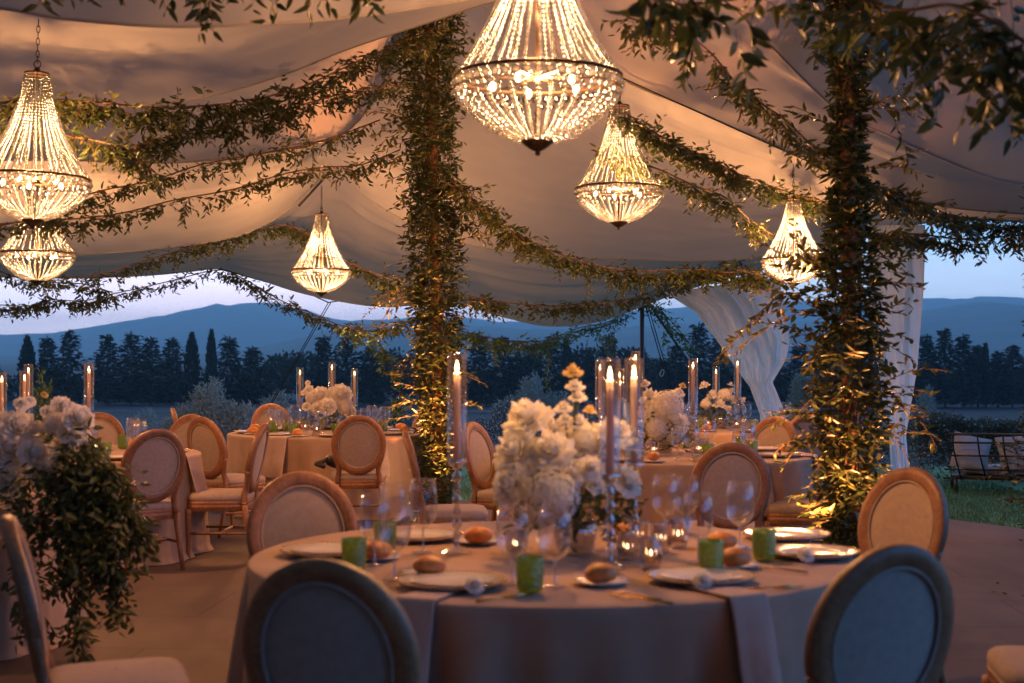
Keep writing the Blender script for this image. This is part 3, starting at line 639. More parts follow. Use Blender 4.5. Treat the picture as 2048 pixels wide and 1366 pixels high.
def garlands():
    garland([(-120, 215, 10.1), (0, 205, 10.1), (100, 200, 10.1), (200, 205, 10.1), (300, 215, 10.2), (400, 212, 10.3), (500, 200, 10.7), (600, 175, 11.2), (700, 130, 11.9), (800, 85, 12.6), (865, 60, 13)], 'thickest leafy garland, sagging from upper left to the middle column top', .10, 105, .08, [(300, 250, 10.2, .3), (470, 260, 10.6, .3), (620, 240, 11.3, .25), (540, 220, 10.9, .28)])
    garland([(-60, 262, 10.2), (100, 268, 10.2), (210, 285, 9.9), (255, 300, 9.9), (310, 345, 9.9)], 'short leafy strand whose loose end droops above the left garlands', .06, 70, .075)
    garland([(255, 300, 10.1), (330, 275, 10.2), (420, 255, 10.4), (520, 240, 10.8), (620, 205, 11.3), (720, 180, 12), (800, 170, 12.8)], 'leafy strand closely under the thickest garland', .05, 55, .072)
    garland([(-80, 452, 12.2), (60, 440, 12.4), (180, 388, 12.6), (300, 362, 12.8), (400, 330, 13), (480, 315, 13.1), (560, 300, 13.3), (650, 280, 13.6), (760, 240, 13.9)], 'upper of two thin garlands left of the small beaded chandelier', .045, 48, .075)
    garland([(-80, 470, 12.4), (60, 440, 12.5), (150, 438, 12.5), (250, 425, 12.7), (350, 400, 12.9), (470, 378, 13.1), (560, 350, 13.4), (640, 335, 13.6), (720, 330, 13.8), (800, 300, 14)], 'lower of two thin garlands left of the small beaded chandelier', .05, 52, .075, [(250, 430, 12.7, .2), (370, 410, 13, .2)])
    garland([(60, 556, 17), (200, 548, 17), (300, 518, 17), (400, 490, 17), (500, 462, 17.1), (570, 450, 17.2), (615, 468, 17.2), (650, 500, 17.2), (720, 535, 17), (790, 562, 16.6), (850, 590, 15)], 'leafy garland arching over the far tent peak behind small chandelier', .06, 60, .08)
    garland([(-80, 535, 18.2), (0, 544, 18), (60, 562, 18), (165, 568, 18), (225, 585, 18)], 'short thin garland against sky below left chandeliers', .035, 40, .085)
    garland([(-80, 612, 18.2), (0, 610, 18), (60, 612, 18), (100, 600, 18), (165, 602, 18), (215, 590, 18), (280, 576, 18.2), (350, 560, 18.5), (440, 540, 19.3), (500, 565, 19), (560, 600, 18.8), (620, 625, 18.6), (680, 650, 18.2), (740, 655, 17), (830, 640, 14.5)], 'lowest thin garland crossing the pink sky above the hills', .04, 44, .085)
    garland([(900, 360, 13.2), (960, 410, 13.3), (1020, 460, 13.5), (1080, 490, 13.7), (1160, 522, 14), (1265, 542, 14.2), (1380, 538, 14.2), (1450, 545, 14.1), (1530, 538, 13.8), (1620, 515, 12.8), (1690, 500, 9.8)], 'thick leafy garland swagged from middle column to right column', .08, 80, .08, [(1175, 545, 14, .25), (1240, 560, 14.2, .25)])
    garland([(930, 590, 14), (1000, 603, 14.5), (1100, 612, 15), (1180, 605, 15.5), (1260, 598, 16), (1330, 572, 16.5), (1400, 545, 17), (1490, 520, 17)], 'thin garland in front of the sagging canopy edge right of middle column', .035, 44, .08, [(1110, 615, 15, .22)])
    garland([(900, 655, 16), (960, 672, 17), (1030, 682, 18), (1090, 680, 19), (1160, 655, 20), (1220, 642, 20), (1290, 600, 20), (1340, 640, 20.5), (1390, 700, 21)], 'greener vine strand draped to the far white pole', .05, 42, .085, [(990, 690, 17.5, .3), (1095, 690, 19, .7), (1200, 665, 20, .4), (1230, 660, 20, .5), (1330, 660, 20, .5)], m=M_LEAFG)
    garland([(700, 655, 16), (760, 690, 16.5), (800, 780, 17), (775, 850, 17.2)], 'loose dark vine strand hanging left of the middle column', .04, 40, .08, m=M_LEAFG)
    garland([(1252, 34, 8.8), (1290, 45, 8.8), (1350, 55, 8.8), (1420, 105, 8.9), (1470, 165, 9), (1520, 205, 9), (1572, 242, 9.1), (1625, 292, 9.2), (1680, 330, 9.2)], 'garland falling steeply into right column below the canopy', .05, 70, .075, [(1370, 110, 8.8, .22), (1480, 190, 9, .2)])
    garland([(1248, 222, 11.7), (1300, 261, 11.7), (1368, 295, 11.6), (1420, 318, 11.4), (1470, 345, 11.2), (1540, 372, 12.2), (1600, 392, 13.0), (1680, 410, 11)], 'upper of two thin garlands right of the hanging middle chandelier', .045, 60, .075)
    garland([(1185, 300, 12), (1260, 320, 12), (1320, 340, 12), (1390, 372, 11.8), (1450, 395, 11.6), (1500, 440, 12.4), (1545, 470, 13)], 'lower of two thin garlands right of the hanging middle chandelier', .045, 50, .075)
    garland([(1700, 360, 9.4), (1760, 375, 9.8), (1830, 398, 10.3), (1900, 430, 10.8), (1980, 440, 11.1), (2070, 445, 11.3), (2200, 450, 11.6)], 'garland along the canopy edge above the blue sky at right', .06, 90, .075)
    garland([(1740, 470, 10.4), (1830, 468, 10.8), (1930, 478, 11.2), (2050, 470, 11.6), (2200, 465, 12)], 'lower garland across the blue sky at right', .05, 66, .075)
    garland([(1290, -50, 5.1), (1330, -15, 5.2), (1420, -35, 5.4), (1560, -40, 5.6), (1700, -10, 5.6), (1800, 20, 5.4), (1900, 10, 5.2), (1980, 40, 5), (2060, 90, 4.9), (2200, 160, 4.9)], 'nearest blurred garland drooping across the top right', .11, 42, .11, [(1390, 20, 5.3, .28), (1470, 60, 5.3, .3), (1500, 20, 5.4, .25), (1830, 60, 5.3, .35), (1880, 90, 5.2, .3), (1960, 110, 5, .3), (1990, 90, 5, .4)])
    garland([(1640, 60, 7.6), (1740, 20, 7), (1830, 60, 6.6), (1930, 60, 6.4), (2060, 150, 6.2), (2200, 200, 6)], 'second garland hanging with long sprays at top right', .10, 70, .10, [(1850, 110, 6.6, .25), (1960, 120, 6.4, .3), (2030, 160, 6.2, .3)])
    garland([(-150, -75, 5.8), (60, -60, 5.8), (240, -80, 5.8), (400, -60, 5.8), (560, -55, 5.8), (730, -65, 5.8), (900, -90, 5.8)], 'garland at top left with only its hanging sprays in frame', .05, 40, .08, [(90, -20, 5.8, .08), (400, -15, 5.8, .2), (415, -10, 5.8, .2), (548, -10, 5.8, .12), (625, -20, 5.8, .12), (735, -20, 5.8, .12)])
garlands()

def leafy_column(x, y, h, label, prof, sprays, leaf=.078, n=520, lean=(0, 0), polecol=True):
    """prof: list of (z, radius); sprays: (z, azimuth, length)"""
    global OS; OS = Vector((x, y, 0)); root = empty('leafy_column', (x, y, 0), 0, label, 'column', 'vine wrapped columns')
    m = MB(); m.tube([(0, 0, 0), (lean[0] * .5, 0, h / 2), (lean[0], 0, h)], [.055, .05, .048], 12); m.build('pole', M_BARK, root)
    LV = Leaves(); ST = MB(); zs = [p[0] for p in prof]; rs = [p[1] for p in prof]
    for k in range(5):
        ph = random.uniform(0, 6); ST.tube([(lean[0] * z / h + .075 * math.cos(ph + z * 2.2), .075 * math.sin(ph + z * 2.2), z) for z in np.linspace(0, h, 40)], .008, 5)
    for i in range(int(n * h / 3)):
        z = random.uniform(.02, h); r = np.interp(z, zs, rs); a = random.uniform(0, 2 * PI)
        rr = random.uniform(.25, .9) * r
        p = Vector((x + lean[0] * z / h + rr * math.cos(a), y + rr * math.sin(a), z))
        d = Vector((math.cos(a), math.sin(a), random.uniform(-.8, 1.4))) + rv(.3)
        twig(LV, ST, p, d, random.uniform(.04, .10) + r * .5 * random.random() ** 2, leaf * random.uniform(.6, 1.15), leaf * .42, .6)
    for z, a, l in sprays:
        p = Vector((x + lean[0] * z / h + .1 * math.cos(a), y + .1 * math.sin(a), z))
        d = Vector((math.cos(a), math.sin(a), random.uniform(0, .6)))
        for _ in range(2): twig(LV, ST, p + rv(.02), d + rv(.15), l * random.uniform(.75, 1.1), leaf, leaf * .4, .55, .003)
        q = p + d.normalized() * l * .35
        twig(LV, ST, q, d + rv(.6), l * .4, leaf, leaf * .4, .6)
    ST.build('stem', M_STEM, root); LV.build('foliage', M_LEAF, root, .36, (x, y, 0))
    return root
def uplight(x, y, tx, ty, power, label, ang=70):
    root = empty('uplight', (x, y, 0), 0, label, 'spotlight', 'uplights at the column feet')
    m = MB(); m.lathe([(0, 0), (.06, 0), (.06, .015), (.045, .02), (.045, .09), (.05, .10), (.042, .10), (.04, .085), (0, .085)], 20); m.build('housing', M_BLACK, root)
    m = MB(); m.lathe([(0, .088), (.039, .088)], 20); m.build('lens', M_BULB, root)
    t = Vector((tx - x, ty - y, 1.6)); l = lamp('SPOT', (0, 0, .11), power, AMBER, .03, root, spot_size=R(ang), spot_blend=.7)
    l.rotation_euler = t.to_track_quat('-Z', 'Y').to_euler()
AX, AY = G(882, 1032).x, G(882, 1032).y
BY = 9.3; BX = (1698 - 1024) / F * BY
def columns():
    leafy_column(AX, AY, 4.9, 'vine wrapped column in the middle, glowing at its foot', [(0, .09), (.5, .12), (1.0, .15), (1.5, .17), (2.0, .22), (2.6, .24), (3.2, .19), (4.0, .24), (4.9, .34)],
        [(1.0, PI, .45), (1.15, PI * 1.1, .35), (1.3, PI * .95, .45), (1.5, PI, .4), (1.1, 0, .35), (1.35, -.2, .45), (2.05, PI, .6), (2.1, PI * 1.05, .7), (2.0, PI * .9, .55), (2.15, PI, .45), (2.0, .1, .35), (2.6, -.3, .5), (2.75, .1, .6), (2.9, -.2, .55), (3.1, 0, .5), (2.8, .4, .5), (3.0, PI, .4), (3.3, PI * 1.1, .5), (3.6, PI, .55), (3.7, PI * 1.2, .6), (3.4, PI, .65), (3.8, PI * .9, .6), (4.0, PI * 1.1, .5), (4.3, PI, .6), (4.4, 0, .5), (4.6, PI * 1.1, .6), (.75, PI, .25)], n=2300, lean=(-.12, 0), leaf=.088)
    leafy_column(BX, BY, 4.4, 'vine wrapped column at right, leaves lit orange from below', [(0, .10), (.4, .11), (.75, .16), (1.1, .23), (1.6, .20), (2.0, .15), (2.4, .09), (2.9, .06), (3.4, .06), (3.8, .08), (4.4, .12)],
        [(1.55, PI * 1.1, .5), (1.75, PI, .65), (1.85, PI * 1.05, .8), (1.95, PI * .95, .85), (2.05, PI * 1.1, .7), (2.15, PI, .5), (1.6, PI * .9, .5), (1.0, PI, .55), (1.1, PI * 1.15, .55), (.9, PI * 1.1, .45), (1.2, PI, .45), (1.2, 0, .5), (1.3, -.2, .65), (1.1, .1, .45), (1.0, -.3, .5), (1.6, 0, .4), (1.8, -.2, .4), (2.1, .1, .35), (2.6, .1, .42), (2.7, -.2, .45), (3.1, -.5, .5), (3.2, -.1, .55), (3.0, PI, .4), (3.5, 0, .35), (.55, PI * 1.15, .4), (.6, PI, .35), (.45, PI * 1.3, .3), (.75, PI * 1.3, .35), (1.5, PI * 1.4, .4), (2.2, 0, .3), (2.0, -.1, .45), (.5, PI, .2), (.7, 0, .25)], n=1900, leaf=.094)
    c = G(2052, 1086); c.x += .10; leafy_column(c.x, c.y, 4.6, 'dark vine wrapped column cut by the right edge', [(0, .05), (.25, .09), (.5, .15), (.9, .12), (1.2, .03), (3.4, .03), (4.6, .2)], [(.5, PI, .35), (.75, PI, .3), (.6, PI * 1.1, .4), (.35, PI, .25)], n=420, leaf=.07)
    uplight(AX + .04, AY - .40, AX, AY - .04, 520, 'small uplight at the foot of the middle column', 52)
    uplight(AX - .20, AY - .50, AX - .30, AY - .15, 800, 'small uplight left of the middle column foot', 44)
    uplight(BX - .30, BY - .42, BX - .34, BY - .12, 620, 'small uplight at the foot of the right column')
    uplight(BX + .3, BY - .3, BX + .05, BY - .02, 260, 'small uplight right of the right column foot', 60)
columns()

# ------------------------------------------------------------------ chandeliers
def make_chandelier():
    root = empty('chandelier', (0, 0, 0), 0, 'x', 'chandelier', 'beaded basket chandeliers')
    up = [(.70, .078), (.55, .105), (.4, .148), (.257, .21), (.15, .268), (.06, .325), (.012, .366)]
    zs = [p[0] for p in up][::-1]; rs = [p[1] for p in up][::-1]
    ns = 36; m = MB()
    # arc length sampling
    zz = np.linspace(.70, .012, 400); rr = np.interp(zz, zs, rs)
    kern = np.ones(25) / 25; rr = np.convolve(np.pad(rr, 12, 'edge'), kern, 'valid')
    sl = np.concatenate([[0], np.cumsum(np.hypot(np.diff(zz), np.diff(rr)))])
    nb = int(sl[-1] / .0215)
    for s in range(ns):
        a0 = 2 * PI * s / ns + random.uniform(-.035, .035)
        for b in range(nb):
            t = sl[-1] * (b + .5) / nb; z = np.interp(t, sl, zz); r = np.interp(t, sl, rr)
            sc = min(.0096, 2 * PI * r / ns * .50)
            m.ico((r * math.cos(a0), r * math.sin(a0), z), max(.0078, sc), 2)
    m.build('bead_skirt', M_BEAD, root)
    lo = [(-.012, .368), (-.078, .362), (-.13, .325), (-.177, .272), (-.24, .185), (-.285, .078)]
    m = MB(); tt = np.linspace(0, 1, 300); zz = np.interp(tt, np.linspace(0, 1, 6), [p[0] for p in lo]); rr = np.interp(tt, np.linspace(0, 1, 6), [p[1] for p in lo])
    k2 = np.ones(41) / 41; zz = np.convolve(np.pad(zz, 20, 'edge'), k2, 'valid'); rr = np.convolve(np.pad(rr, 20, 'edge'), k2, 'valid')
    sl = np.concatenate([[0], np.cumsum(np.hypot(np.diff(zz), np.diff(rr)))])
    for s in range(36):
        a0 = 2 * PI * s / 36; nb = int(sl[-1] / .0235)
        for b in range(3, nb):
            t = sl[-1] * (b + .5) / nb; z = np.interp(t, sl, zz); r = np.interp(t, sl, rr)
            m.ico((r * math.cos(a0), r * math.sin(a0), z), min(.0108, max(.0080, 2 * PI * r / 36 * .42)), 2)
    for s in range(48):
        a0 = 2 * PI * s / 48; m.ico((.366 * math.cos(a0), .366 * math.sin(a0), -.032), .0205, 2); 
        if s % 4: m.ico((.362 * math.cos(a0 + .06), .362 * math.sin(a0 + .06), -.068), .015, 2)
    m.build('bead_basket', M_BEAD, root)
    m = MB(); m.tube([(.372 * math.cos(a), .372 * math.sin(a), 0) for a in np.linspace(0, 2 * PI, 65)], .008, 8); 
    for k in range(6):
        a = 2 * PI * k / 6; m.tube([(0, 0, 0), (.37 * math.cos(a), .37 * math.sin(a), 0)], .004, 5)
    m.build('ring', M_IRON, root)
    m = MB(); m.tube([(.08 * math.cos(a), .08 * math.sin(a), .708) for a in np.linspace(0, 2 * PI, 33)], .006, 6); m.tube([(0, 0, -.25), (0, 0, .74)], .008, 8); m.lathe([(.075, .705), (.03, .72), (.012, .75), (0, .752)], 20)
    m.tube([(.022 * math.cos(a), 0, .772 + .024 * math.sin(a)) for a in np.linspace(0, 2 * PI, 20)], .004, 6); m.build('top_cap', M_IRON, root)
    m = MB(); m.lathe([(.076, -.282), (.072, -.29), (.035, -.318), (.012, -.328), (.011, -.335), (.014, -.341), (0, -.35)], 24); m.build('finial', M_IRON, root)
    for k in range(5):
        a = 2 * PI * k / 5 + .5; b = MB(); b.ico((.2 * math.cos(a), .2 * math.sin(a), -.035), .013, 2, (1, 1, 1.4)); b.build('bulb', M_BULB, root)
    return root
def chandeliers():
    ch = make_chandelier()
    L = [(1075, 155, 6.28, 'largest nearest chandelier, blurred, above the front table', -80, 2, 230), (68, 356, 9.6, 'upper left chandelier with its chain showing, cut by frame edge', 30, 3, 66), (75, 506, 14.6, 'lower left chandelier hanging behind and below a bigger one', 330, 3, 66),
         (643, 540, 15.8, 'smallest chandelier under the far tent peak', 366, 1, 60), (1238, 378, 12.05, 'middle chandelier hanging right of the largest one', 20, 2, 64), (1587, 518, 12.5, 'chandelier half hidden by leaves of the right column', 322, 1, 28)]
    for i, (px, py, d, lab, topy, chains, pw) in enumerate(L):
        p = P(px, py, d); o = ch if i == 0 else copy_tree(ch)
        o.location = p; o['label'] = lab; o.rotation_euler = (0, R(1.4) if i in (4, 1) else 0, i * .3)
        zt = P(px, topy, d).z - p.z; sc = {3: .875, 5: .745}.get(i, 1.0); o.scale = (sc, sc, sc); zt /= sc
        m = MB(); n = max(3, int((zt - .79) / .042))
        for k in range(n):
            z = .80 + k * .042; ax = k % 2
            m.tube([((.011 * math.cos(a) if ax else 0), (0 if ax else .011 * math.cos(a)), z + .026 * math.sin(a)) for a in np.linspace(0, 2 * PI, 13)], .003, 5)
        c = m.build('chain', M_IRON, o)
        for q in ((0, 0, -.03), (0, 0, .3)):
            l = lamp('POINT', q, pw * (.72 if q[2] < 0 else .28), WARM, .06, o)
chandeliers()

# ------------------------------------------------------------------ chairs (face +Y locally)
def make_chair():
    root = empty('dining_chair', (0, 0, 0), 0, 'x', 'chair', 'oval backed chairs round the tables')
    def bk(x, z): return -.215 - (z - .45) * .21 + .35 * x * x      # surface of the raked back
    CZ, A, B = .742, .238, .262
    # frame : sweep a rounded rectangle round the oval
    m = MB(); prof = [(-.033, -.016), (-.028, -.022), (0, -.024), (.024, -.02), (.028, -.012), (.028, .012), (.024, .02), (0, .024), (-.014, .021), (-.028, .022), (-.033, .016)]
    N = 56; vs = []
    for i in range(N):
        t = 2 * PI * i / N
        for (r, h) in prof:
            x = (A - .028 + r) * math.cos(t); z = CZ + (B - .028 + r) * math.sin(t); vs.append((x, bk(x, z) + h, z))
    k = len(prof); m.add(vs, [(i * k + j, ((i + 1) % N) * k + j, ((i + 1) % N) * k + (j + 1) % k, i * k + (j + 1) % k) for i in range(N) for j in range(k)])
    m.build('back_frame', M_WOOD, root)
    m = MB()
    for sgn, off in ((1, .012), (-1, .010)):
        def fn(u, v):
            t = 2 * PI * u; r = v; x = (A - .06) * r * math.cos(t); z = CZ + (B - .06) * r * math.sin(t)
            return (x, bk(x, z) + sgn * (off + (.016 if sgn > 0 else .008) * (1 - r ** 3)), z)
        m.grid(fn, 40, 7, True)
    m.build('back_panel', M_LINEN, root)
    m = MB()
    for off in (.019, -.019): m.tube([((A - .062) * math.cos(t), bk((A - .062) * math.cos(t), CZ + (B - .062) * math.sin(t)) + off, CZ + (B - .062) * math.sin(t)) for t in np.linspace(0, 2 * PI, 57)], .005, 6, False)
    m.build('piping', M_LINEN, root)
    # seat rail
    def seat(u, s=1.0):
        t = 2 * PI * u; c, sn = math.cos(t), math.sin(t); n = 5.0
        r = (abs(c) ** n + abs(sn) ** n) ** (-1 / n); x = .235 * r * c * s; y = .225 * r * sn * s
        x *= 1 + .10 * (y / .22); return x, y
    m = MB(); pr = [(.97, .355), (.99, .36), (.985, .375), (1.0, .378), (1.0, .40), (.985, .403), (1.0, .408), (1.0, .425), (.98, .43), (.6, .43)]
    m.grid(lambda u, v: (lambda q: (*seat(u, q[0]), q[1]))(pr[int(round(v * (len(pr) - 1)))]), 48, len(pr) - 1, True); m.build('seat_rail', M_WOOD, root)
    m = MB(); pr2 = [(.96, .428), (.985, .435), (1.0, .452), (.985, .470), (.93, .483), (.75, .492), (.4, .499), (.02, .501)]
    m.grid(lambda u, v: (lambda q: (*seat(u, q[0]), q[1]))(pr2[int(round(v * (len(pr2) - 1)))]), 48, len(pr2) - 1, True); m.build('seat_cushion', M_LINEN, root)
    for s in (-1, 1):
        m = MB(); m.lathe([(.006, 0), (.013, .002), (.014, .03), (.019, .2), (.023, .30), (.026, .315), (.020, .325), (.027, .335), (.027, .375), (0, .376)], 14, (s * .215, .20, 0)); m.build('leg', M_WOOD, root)
        m = MB(); m.tube([(s * .205, -.30, 0), (s * .2, -.255, .15), (s * .195, -.222, .3), (s * .19, -.212, .42)], [.016, .019, .022, .024], 8); m.build('leg', M_WOOD, root)
        m = MB(); pts = [(s * .19, -.214, .40), (s * .178, bk(.178, .47), .47), (s * .17, bk(.17, .52), .52), (s * .185, bk(.185, .58), .58), (s * .215, bk(.215, .66), .655)]
        m.tube(spline(pts, 12), list(np.linspace(.026, .018, 12)), 8); m.build('post', M_WOOD, root)
        m = MB(); m.tube([(s * .205, -.262, .19), (s * .212, .195, .19)], .011, 8); m.build('stretcher', M_WOOD, root)
    m = MB(); m.tube([(-.208, -.03, .19), (.208, -.03, .19)], .011, 8); m.build('stretcher', M_WOOD, root)
    return root
def chairs():
    ch = make_chair(); first = [True]
    def put(x, y, fx, fy, label, z=0):
        # x, y: where the back top is roughly; seat centre is in front of it
        l = math.hypot(fx, fy); fx /= l; fy /= l; rz = math.atan2(-fx, fy)
        loc = (x + fx * .27, y + fy * .27, z)
        o = ch if first[0] else copy_tree(ch); first[0] = False
        o.location = loc; o.rotation_euler = (0, 0, rz); o['label'] = label
    put(-.46, 3.58, .30, 1, 'biggest chair in front, brownish back toward the camera at lower left')
    put(1.0, 3.84, -.42, .9, 'big chair at lower right with its back panel lit blue')
    put(-.905, 6.15, .22, -1, 'chair facing the camera across the nearest table, left of the glasses')
    put(1.76, 6.40, -1.0, -.72, 'chair facing the camera right of the nearest table, by the lit column')
    put(2.12, 4.75, -1, .15, 'chair of which only the seat shows at bottom right corner')
    put(-1.53, 4.5, .94, .30, 'chair seen edge on at lower left, seat cut by the bottom')
    put(.16, 7.15, -.05, -1, 'chair hidden behind the nearest white bouquet')
    put(-.66, 9.6, 1, .08, 'chair seen edge on, leaning left beside the middle column foot')
    put(-.26, 11.0, .75, -.35, 'chair right of the middle column foot behind the tall candle')
    put(-1.33, 12.35, -.12, 1, 'chair with black bag on its seat at the far left table')
    put(-1.93, 10.8, -1, .03, 'chair seen from the side with whole seat showing, left middle')
    put(-2.58, 12.0, .75, .95, 'chair with angled oval back, second left of the side view chair')
    put(-2.84, 12.45, -.5, -.9, 'chair with light front between the angled chair and the large left one')
    put(-2.50, 9.95, -.62, .8, 'large chair beside the leafy cascade with its legs on the floor')
    put(-3.72, 12.8, .1, -1, 'chair behind glasses at far left, facing the camera')
    put(-3.28, 14.0, 1, .25, 'small pale edge on chair in front of the olive bush')
    put(-2.58, 15.3, .5, -.9, 'small chair on the far side of the far left table')
    put(-.90, 14.9, -.8, -.6, 'chair mostly hidden behind the middle column foliage')
    put(1.29, 8.4, .02, 1, 'orange brown chair seen from behind right of the candles')
    put(2.20, 12.0, -.75, -.85, 'pale fronted chair just left of the right column')
    put(2.66, 12.8, -.2, 1, 'shaded chair touching the right column leaves')
    put(2.28, 9.85, -1, .35, 'chair behind the right column with only its seat showing')
    put(3.25, 13.6, -1, .3, 'far chair seen through the right column leaves')
chairs()

# ------------------------------------------------------------------ tables
TABS = {'T1': (.15, 5.35, 1.12), 'T2': (-1.80, 14.0, .98), 'T3': (-3.56, 10.9, 1.15), 'T4': (-3.55, 7.6, 1.15), 'T5': (1.145, 10.95, 1.15), 'T6': (2.40, 15.0, 1.15)}
TZ = .76
def tables():
    LB = {'T1': 'nearest round table in the centre', 'T2': 'far left round table beside the middle column', 'T3': 'round table behind the leafy cascade at left', 'T4': 'round table under the flower cascade at left edge', 'T5': 'round table with orange glow behind the nearest bouquet', 'T6': 'farthest round table near the gathered curtain'}
    for k, (x, y, r) in TABS.items():
        root = empty('round_table', (x, y, 0), 0, LB[k] + ', hidden by its cloth', 'table', 'round dining tables')
        m = MB(); m.lathe([(0, .715), (r - .03, .715), (r - .02, .72), (r - .02, .745), (r - .03, .75), (0, .75)], 48); m.build('tabletop', M_BARK, root)
        m = MB(); m.lathe([(.35, 0), (.35, .03), (.05, .06), (.05, .715)], 20, closed=True); m.build('pedestal', M_BARK, root)
        f = vnoise(hash(k) % 1000 if False else ord(k[1])); nf = {'T1': 13, 'T2': 11, 'T3': 13, 'T4': 12, 'T5': 12, 'T6': 12}[k]
        def fn(u, v):
            t = 2 * PI * u
            if v < .32:
                rr = r * v / .32 * .992; return (rr * math.cos(t), rr * math.sin(t), TZ + .0015 * f(rr * 6 * math.cos(t) + 20, rr * 6 * math.sin(t) + 20) * (1 if v > 0 else 0))
            if v < .36:
                q = (v - .32) / .04; return ((r * .992 + .010 * math.sin(q * PI / 2)) * math.cos(t), (r * .992 + .010 * math.sin(q * PI / 2)) * math.sin(t), TZ - .012 * (1 - math.cos(q * PI / 2)))
            q = (v - .36) / .64; z = (TZ - .012) * (1 - q) + .006
            amp = (.14 if k == 'T1' else .085) * q ** .75; ff = math.sin(nf * t + 2.2 * f(3 + 2 * math.cos(t), 3 + 2 * math.sin(t)) * 1.0) ; s = math.copysign(abs(ff) ** .75, ff)
            rr = r + .003 + .03 * q + amp * (s * .75 + .25 * math.sin(2.7 * nf * t + 1)) * (.55 + .45 * f(5 + 3 * math.cos(t), 5 + 3 * math.sin(t)))
            if z < .05: rr += .03 * (1 - z / .05)
            return (rr * math.cos(t), rr * math.sin(t), z)
        m = MB(); m.grid(fn, 260 if k == 'T1' else 200, 50, True); o = m.build('tablecloth', M_CLOTH, loc=(x, y, 0))
        tag(o, 'floor length sand linen cloth over the ' + LB[k], 'tablecloth', 'sand linen tablecloths')
tables()

# ------------------------------------------------------------------ tableware prototypes
HID = []
def proto(root): return root
class Kind:
    """first placement moves the source itself, later ones copy the tree"""
    def __init__(s, fn): s.fn = fn; s.o = None
    def put(s, loc, label, group=None, rz=0, sc=None):
        if s.o is None: s.o = s.fn(); o = s.o
        else: o = copy_tree(s.o)
        o.location = loc; o.rotation_euler = (0, 0, rz); o['label'] = label
        if group: o['group'] = group
        if sc: o.scale = sc
        return o
def f_wine():
    r = empty('wine_glass', (0, 0, 0), 0, 'x', 'wine glass')
    m = MB(); m.lathe([(.0, .080), (.012, .082), (.034, .098), (.048, .125), (.0525, .155), (.050, .20), (.043, .25), (.0422, .25), (.049, .20), (.0513, .155), (.0468, .125), (.033, .100), (.0, .085)], 28); m.build('bowl', M_GLASS, r)
    m = MB(); m.tube([(.0427 * math.cos(a), .0427 * math.sin(a), .2502) for a in np.linspace(0, 2 * PI, 29)], .0011, 5, False); m.build('rim', M_CRYS, r)
    m = MB(); m.lathe([(.037, 0), (.037, .002), (.01, .006), (.004, .012), (.0035, .05), (.004, .074), (.009, .081)], 20); m.build('stem', M_CRYS, r)
    return r
def f_tumbler():
    m = MB(); m.lathe([(0, .002), (.036, .002), (.041, .008), (.043, .06), (.045, .115), (.043, .1155), (.041, .06), (.038, .014), (0, .014)], 30)
    o = m.build('green_tumbler', M_GREEN); 
    nt = M_GREEN.node_tree; md = o.modifiers.new('sub', 'SUBSURF'); md.levels = md.render_levels = 1
    return tag(o, 'x', 'tumbler')
def bump_green():
    nt = M_GREEN.node_tree; tc = nt.nodes.new('ShaderNodeTexCoord'); v = nt.nodes.new('ShaderNodeTexVoronoi'); v.inputs['Scale'].default_value = 110; nt.links.new(tc.outputs['Object'], v.inputs['Vector'])
    b = nt.nodes.new('ShaderNodeBump'); b.inputs['Strength'].default_value = .9; b.inputs['Distance'].default_value = .004; nt.links.new(v.outputs['Distance'], b.inputs['Height'])
    for n in nt.nodes:
        if n.type == 'BSDF_GLOSSY': nt.links.new(b.outputs[0], n.inputs['Normal'])
bump_green()
def green_texture():
    nt = M_GREEN.node_tree; v = [n for n in nt.nodes if n.type == 'TEX_VORONOI'][0]
    r = nt.nodes.new('ShaderNodeMapRange'); nt.links.new(v.outputs['Distance'], r.inputs[0]); r.inputs[1].default_value = .1; r.inputs[2].default_value = .6
    x = nt.nodes.new('ShaderNodeMix'); x.data_type = 'RGBA'; nt.links.new(r.outputs[0], x.inputs[0]); x.inputs[6].default_value = (.52, .68, .07, 1); x.inputs[7].default_value = (.30, .46, .03, 1)
    for n in nt.nodes:
        if n.type in ('BSDF_TRANSLUCENT', 'BSDF_DIFFUSE'): nt.links.new(x.outputs[2], n.inputs[0])
green_texture()
def f_charger():
    r = empty('place_setting', (0, 0, 0), 0, 'x', 'plate')
    m = MB(); m.lathe([(0, .004), (.10, .004), (.13, .008), (.172, .022), (.178, .022), (.176, .018), (.13, .003), (.10, .0), (0, .0)], 48); m.build('charger', M_CHARG, r)
    m = MB()
    for k in range(70): a = 2 * PI * k / 70; m.ico((.176 * math.cos(a), .176 * math.sin(a), .0225), .0042, 1)
    m.build('beaded_rim', M_GOLD, r)
    m = MB(); m.lathe([(0, .010), (.075, .010), (.095, .016), (.132, .024), (.134, .0225), (.095, .012), (.07, .006), (0, .006)], 44); m.build('dinner_plate', M_PLATE, r)
    return r
def f_side():
    m = MB(); m.lathe([(0, .006), (.05, .006), (.07, .011), (.088, .014), (.089, .012), (.07, .004), (.05, 0), (0, 0)], 36); return tag(m.build('side_plate', M_PLATE), 'x', 'plate')
def f_roll():
    m = MB(); f = vnoise(5)
    def fn(u, v):
        t = 2 * PI * u; p = PI * v; r = 1 + .08 * f(3 + math.cos(t) * math.sin(p), 3 + math.sin(t) * math.sin(p) + v)
        z = math.cos(p); return (.052 * r * math.sin(p) * math.cos(t), .042 * r * math.sin(p) * math.sin(t), .028 + .034 * r * (z if z > 0 else z * .75))
    m.grid(fn, 28, 14, True); return tag(m.build('bread_roll', M_BREAD), 'x', 'bread roll')
